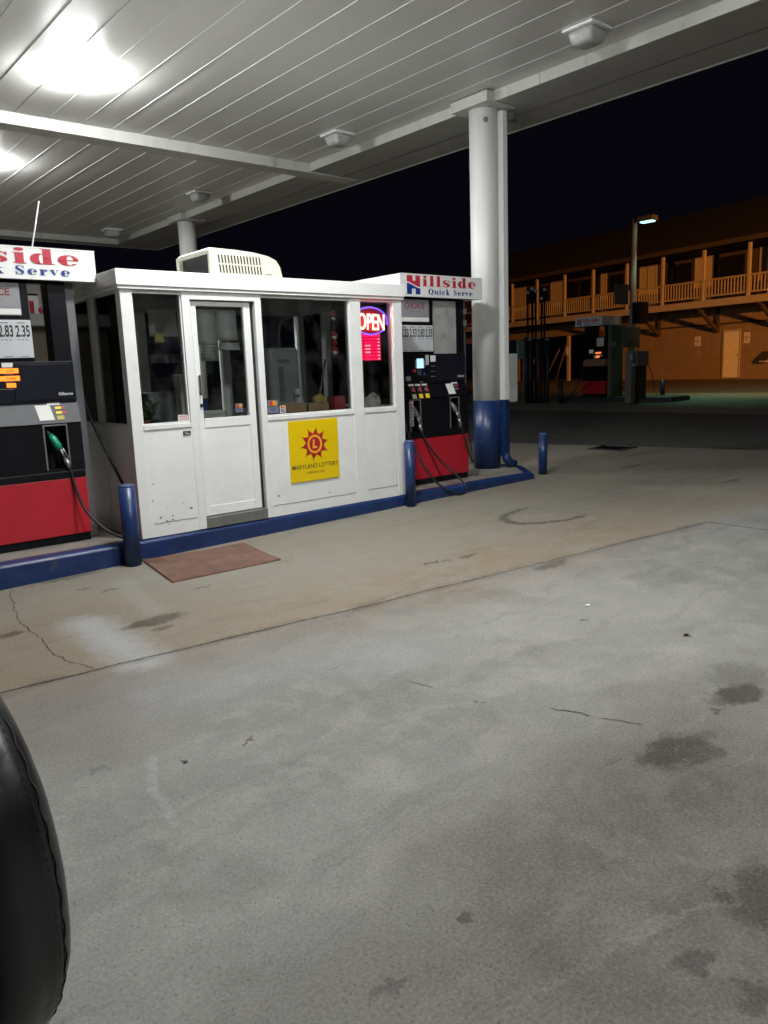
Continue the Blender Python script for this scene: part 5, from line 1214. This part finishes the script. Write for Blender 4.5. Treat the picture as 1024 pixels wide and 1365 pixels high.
# lower door, braces, plaques, posts
x0, x1 = onM(964,480,WD)[0], onM(986,480,WD)[0]; zd0 = onM(975,503,WD)[1]
m = MB(); m.box(x0+.07, x1-.02, WD-.03, WD-.004, zd0, zd0+2.03, .004); d_ = lp_('store_door', m, pm('pale_door', (.82,.80,.72), .6, var=.05))
m = MB(); m.box(x0-.03, x0+.067, WD-.05, WD-.004, zd0, zd0+2.12); m.box(x1-.017, x1+.02, WD-.05, WD-.004, zd0, zd0+2.12); m.box(x0+.067, x1-.017, WD-.05, WD-.004, zd0+2.033, zd0+2.12); lp_('door_frame', m, M_mtrim, d_)
m = MB(); m.sphere((x1-.1, WD-.05, zd0+.98), .035, .035, .035, 1); lp_('knob', m, M_steel, d_)
for px, py in ((958,436),(880,452),(812,468),(1040,420)):
    xx = onM(px, py, WD)[0]; m = MB()
    m.box(xx-.06, xx+.06, WD-.14, WD-.003, ZF-1.35, ZF-.2)
    t = bmesh.new(); bmesh.ops.create_cube(t, size=1); L_ = math.hypot(WD-.2, 1.0)
    for v in t.verts: v.co = Vector((v.co.x*.11, v.co.y*L_, v.co.z*.16))
    m.merge(t, Matrix.Translation((xx, (WD-.14)/2+.02, ZF-.74)) @ Matrix.Rotation(-math.atan2(1.0, WD-.2), 4, 'X'))
    lp_('knee_brace', m, pm('brace_brown', (.05,.035,.025), .8))
for px, py0, py1, d in ((930,449,461,WD-.02),(995.5,443.5,457,WD-.02)):
    a_, b_ = onM(px-3.5, py0, d), onM(px+3.5, py1, d)
    m = MB(); zm = (a_[1]+b_[1])/2; m.box(a_[0], b_[0], d, d+.015, b_[1], zm-.02); m.box(a_[0], b_[0], d, d+.015, zm+.02, a_[1]); s_ = lp_('notice_plate', m, M_sign)
    m = MB()
    for zz in (b_[1]+.08, b_[1]+.15, a_[1]-.09, a_[1]-.16): m.box(a_[0]+.05, b_[0]-.05, d-.006, d-.001, zz-.015, zz+.015)
    lp_('plate_lines', m, M_gink, s_)
for px in (757, 716, 690, 800):
    xx = onM(px, 480, WD)[0]; m = MB(); m.box(xx-.09, xx+.09, WD-.0, WD+.14, -.3, ZF-.952, .008); cp = lp_('carport_post', m, M_mtrim if px == 757 else pm('brown_post', (.2,.12,.07), .8))
    if px == 757:
        m = MB(); d = WD-.02; a_, b_ = onM(754.5,462,d), onM(760,473,d); m.box(a_[0], b_[0], d, d+.015, b_[1], a_[1]); lp_('notice_plate', m, M_sign, cp)
m = MB(); m.prism([(-.45,ZEV-.02),(-.45,ZEV+.14),(6.0,ZEV+2.9),(12.,ZEV+.14),(12.,ZEV-.02)], 'x', XL-.3, XR+.3); lp_('roof', m, pm('dark_shingle', (.005,.0055,.006), .9, var=.3, scale=2, bump=.4, bscale=12))
m = MB(); m.box(XL-.3, XR+.3, -.50, -.452, ZEV-.04, ZEV+.15); lp_('eave_board', m, pm('eave_brown', (.06,.045,.035), .8))
xx, zz = onM(1022,477,WD); m = MB(); m.prism([(WD-.32,zz-.12),(WD-.28,zz-.02),(WD-.02,zz+.28),(WD-.004,zz+.28),(WD-.004,zz-.12)], 'x', xx-.2, xx+.2); wl_ = lp_('wall_lamp', m, M_mdark); m = MB(); m.box(xx-.17, xx+.17, WD-.29, WD-.03, zz-.16, zz-.121); lp_('lamp_shade', m, M_sign, wl_)
# timber stored under the balcony, seen as dim slanting shapes
for i, (px, ang) in enumerate(((703,.5),(726,.62),(741,.42))):
    xx = onM(px, 500, WD+2)[0]; L_ = 2.6
    m = MB(); m.tube([(0,0,0),(math.sin(ang)*L_,0,math.cos(ang)*L_)], .05, 6)
    o = solo('leaning_plank', m, pm('old_timber', (.16,.11,.08), .8), ['leaning plank at the left end of the dark carport','leaning plank in the middle of the dark carport','leaning plank beside the lit carport post'][i], 'plank', None, 'planks leaning in the motel carport')
    o.location = mo_o+ex*xx+nn_*(WD+2)+Vector((0,0,gz(36))); o.rotation_euler = (0,0,mrz)
# sodium flood lamp standing at the roadside, out of the picture to the right
fl = thing('flood_lamp', 'tall roadside post carrying an orange sodium flood lamp aimed at the motel', 'lamp post', (13.5,-9,gz(13.5)))
m = MB(); m.tube([(13.5,-9,gz(13.5)),(13.5,-9,6.6)], [.1,.07], 12); part('pole', m, M_pole, fl)
m = MB(); m.box(13.3,13.7,-9.1,-8.75,6.6,6.9,.03); part('lamp_head', m, M_gsteel, fl)
sl = bpy.data.lights.new('sodium_flood', 'SPOT'); sl.energy = 34000; sl.color = (1.,.345,.062); sl.spot_size = math.radians(36); sl.spot_blend = .55; sl.shadow_soft_size = .25
so = bpy.data.objects.new('sodium_flood', sl); COL.objects.link(so); so.parent = fl; so.location = Vector((13.6,-8.6,6.7))-woff(fl)
so.rotation_euler = (Vector((36,21.5,4.2))-Vector((13.6,-8.6,6.7))).to_track_quat('-Z','Y').to_euler()

# ------------------------------------------------------------------ station shop behind, glimpsed through the left pump head
sp = thing('shop_building', 'low shop with brown slatted front and a white name board behind the left pump', 'shop', (2.5,21.2,gz(3)))
m = MB(); m.box(-3, 7.6, 21.2, 26, 0, 3.0); part('wall', m, pm('brown_slats', (.16,.13,.10), .8, var=.25, scale=5, stretch=(.1,1,8)), sp)
sy = 21.15
a_ = onY(30,394,sy); b_ = onY(66,434,sy)
m = MB(); m.box(a_[0]-2.2, b_[0]+.6, sy-.1, sy+.04, b_[1], a_[1], .01); nb_ = part('name_board', m, M_sign, sp)
m = MB(); h_ = a_[1]-b_[1]; d0 = onY(31,422,sy-.1); d1 = onY(50,422,sy-.1); wdt = (d1[0]-d0[0])/1.12
fat_text(m, 'ide', d0[0]-.76*wdt, sy-.105, b_[1]+.36*h_, .30*h_, wdt*3.0, step=.001); part('red_lettering', m, M_sred, nb_)
m = MB(); fat_text(m, 'lar', onY(41,432,sy-.1)[0], sy-.105, b_[1]+.05*h_, .13*h_, wdt*1.25, step=.001); part('blue_lettering', m, M_sblue, nb_)
m = MB(); m.box(-3.2, 7.8, 20.6, 26.2, 3.0, 3.3, .02); part('roof', m, M_soffit, sp)
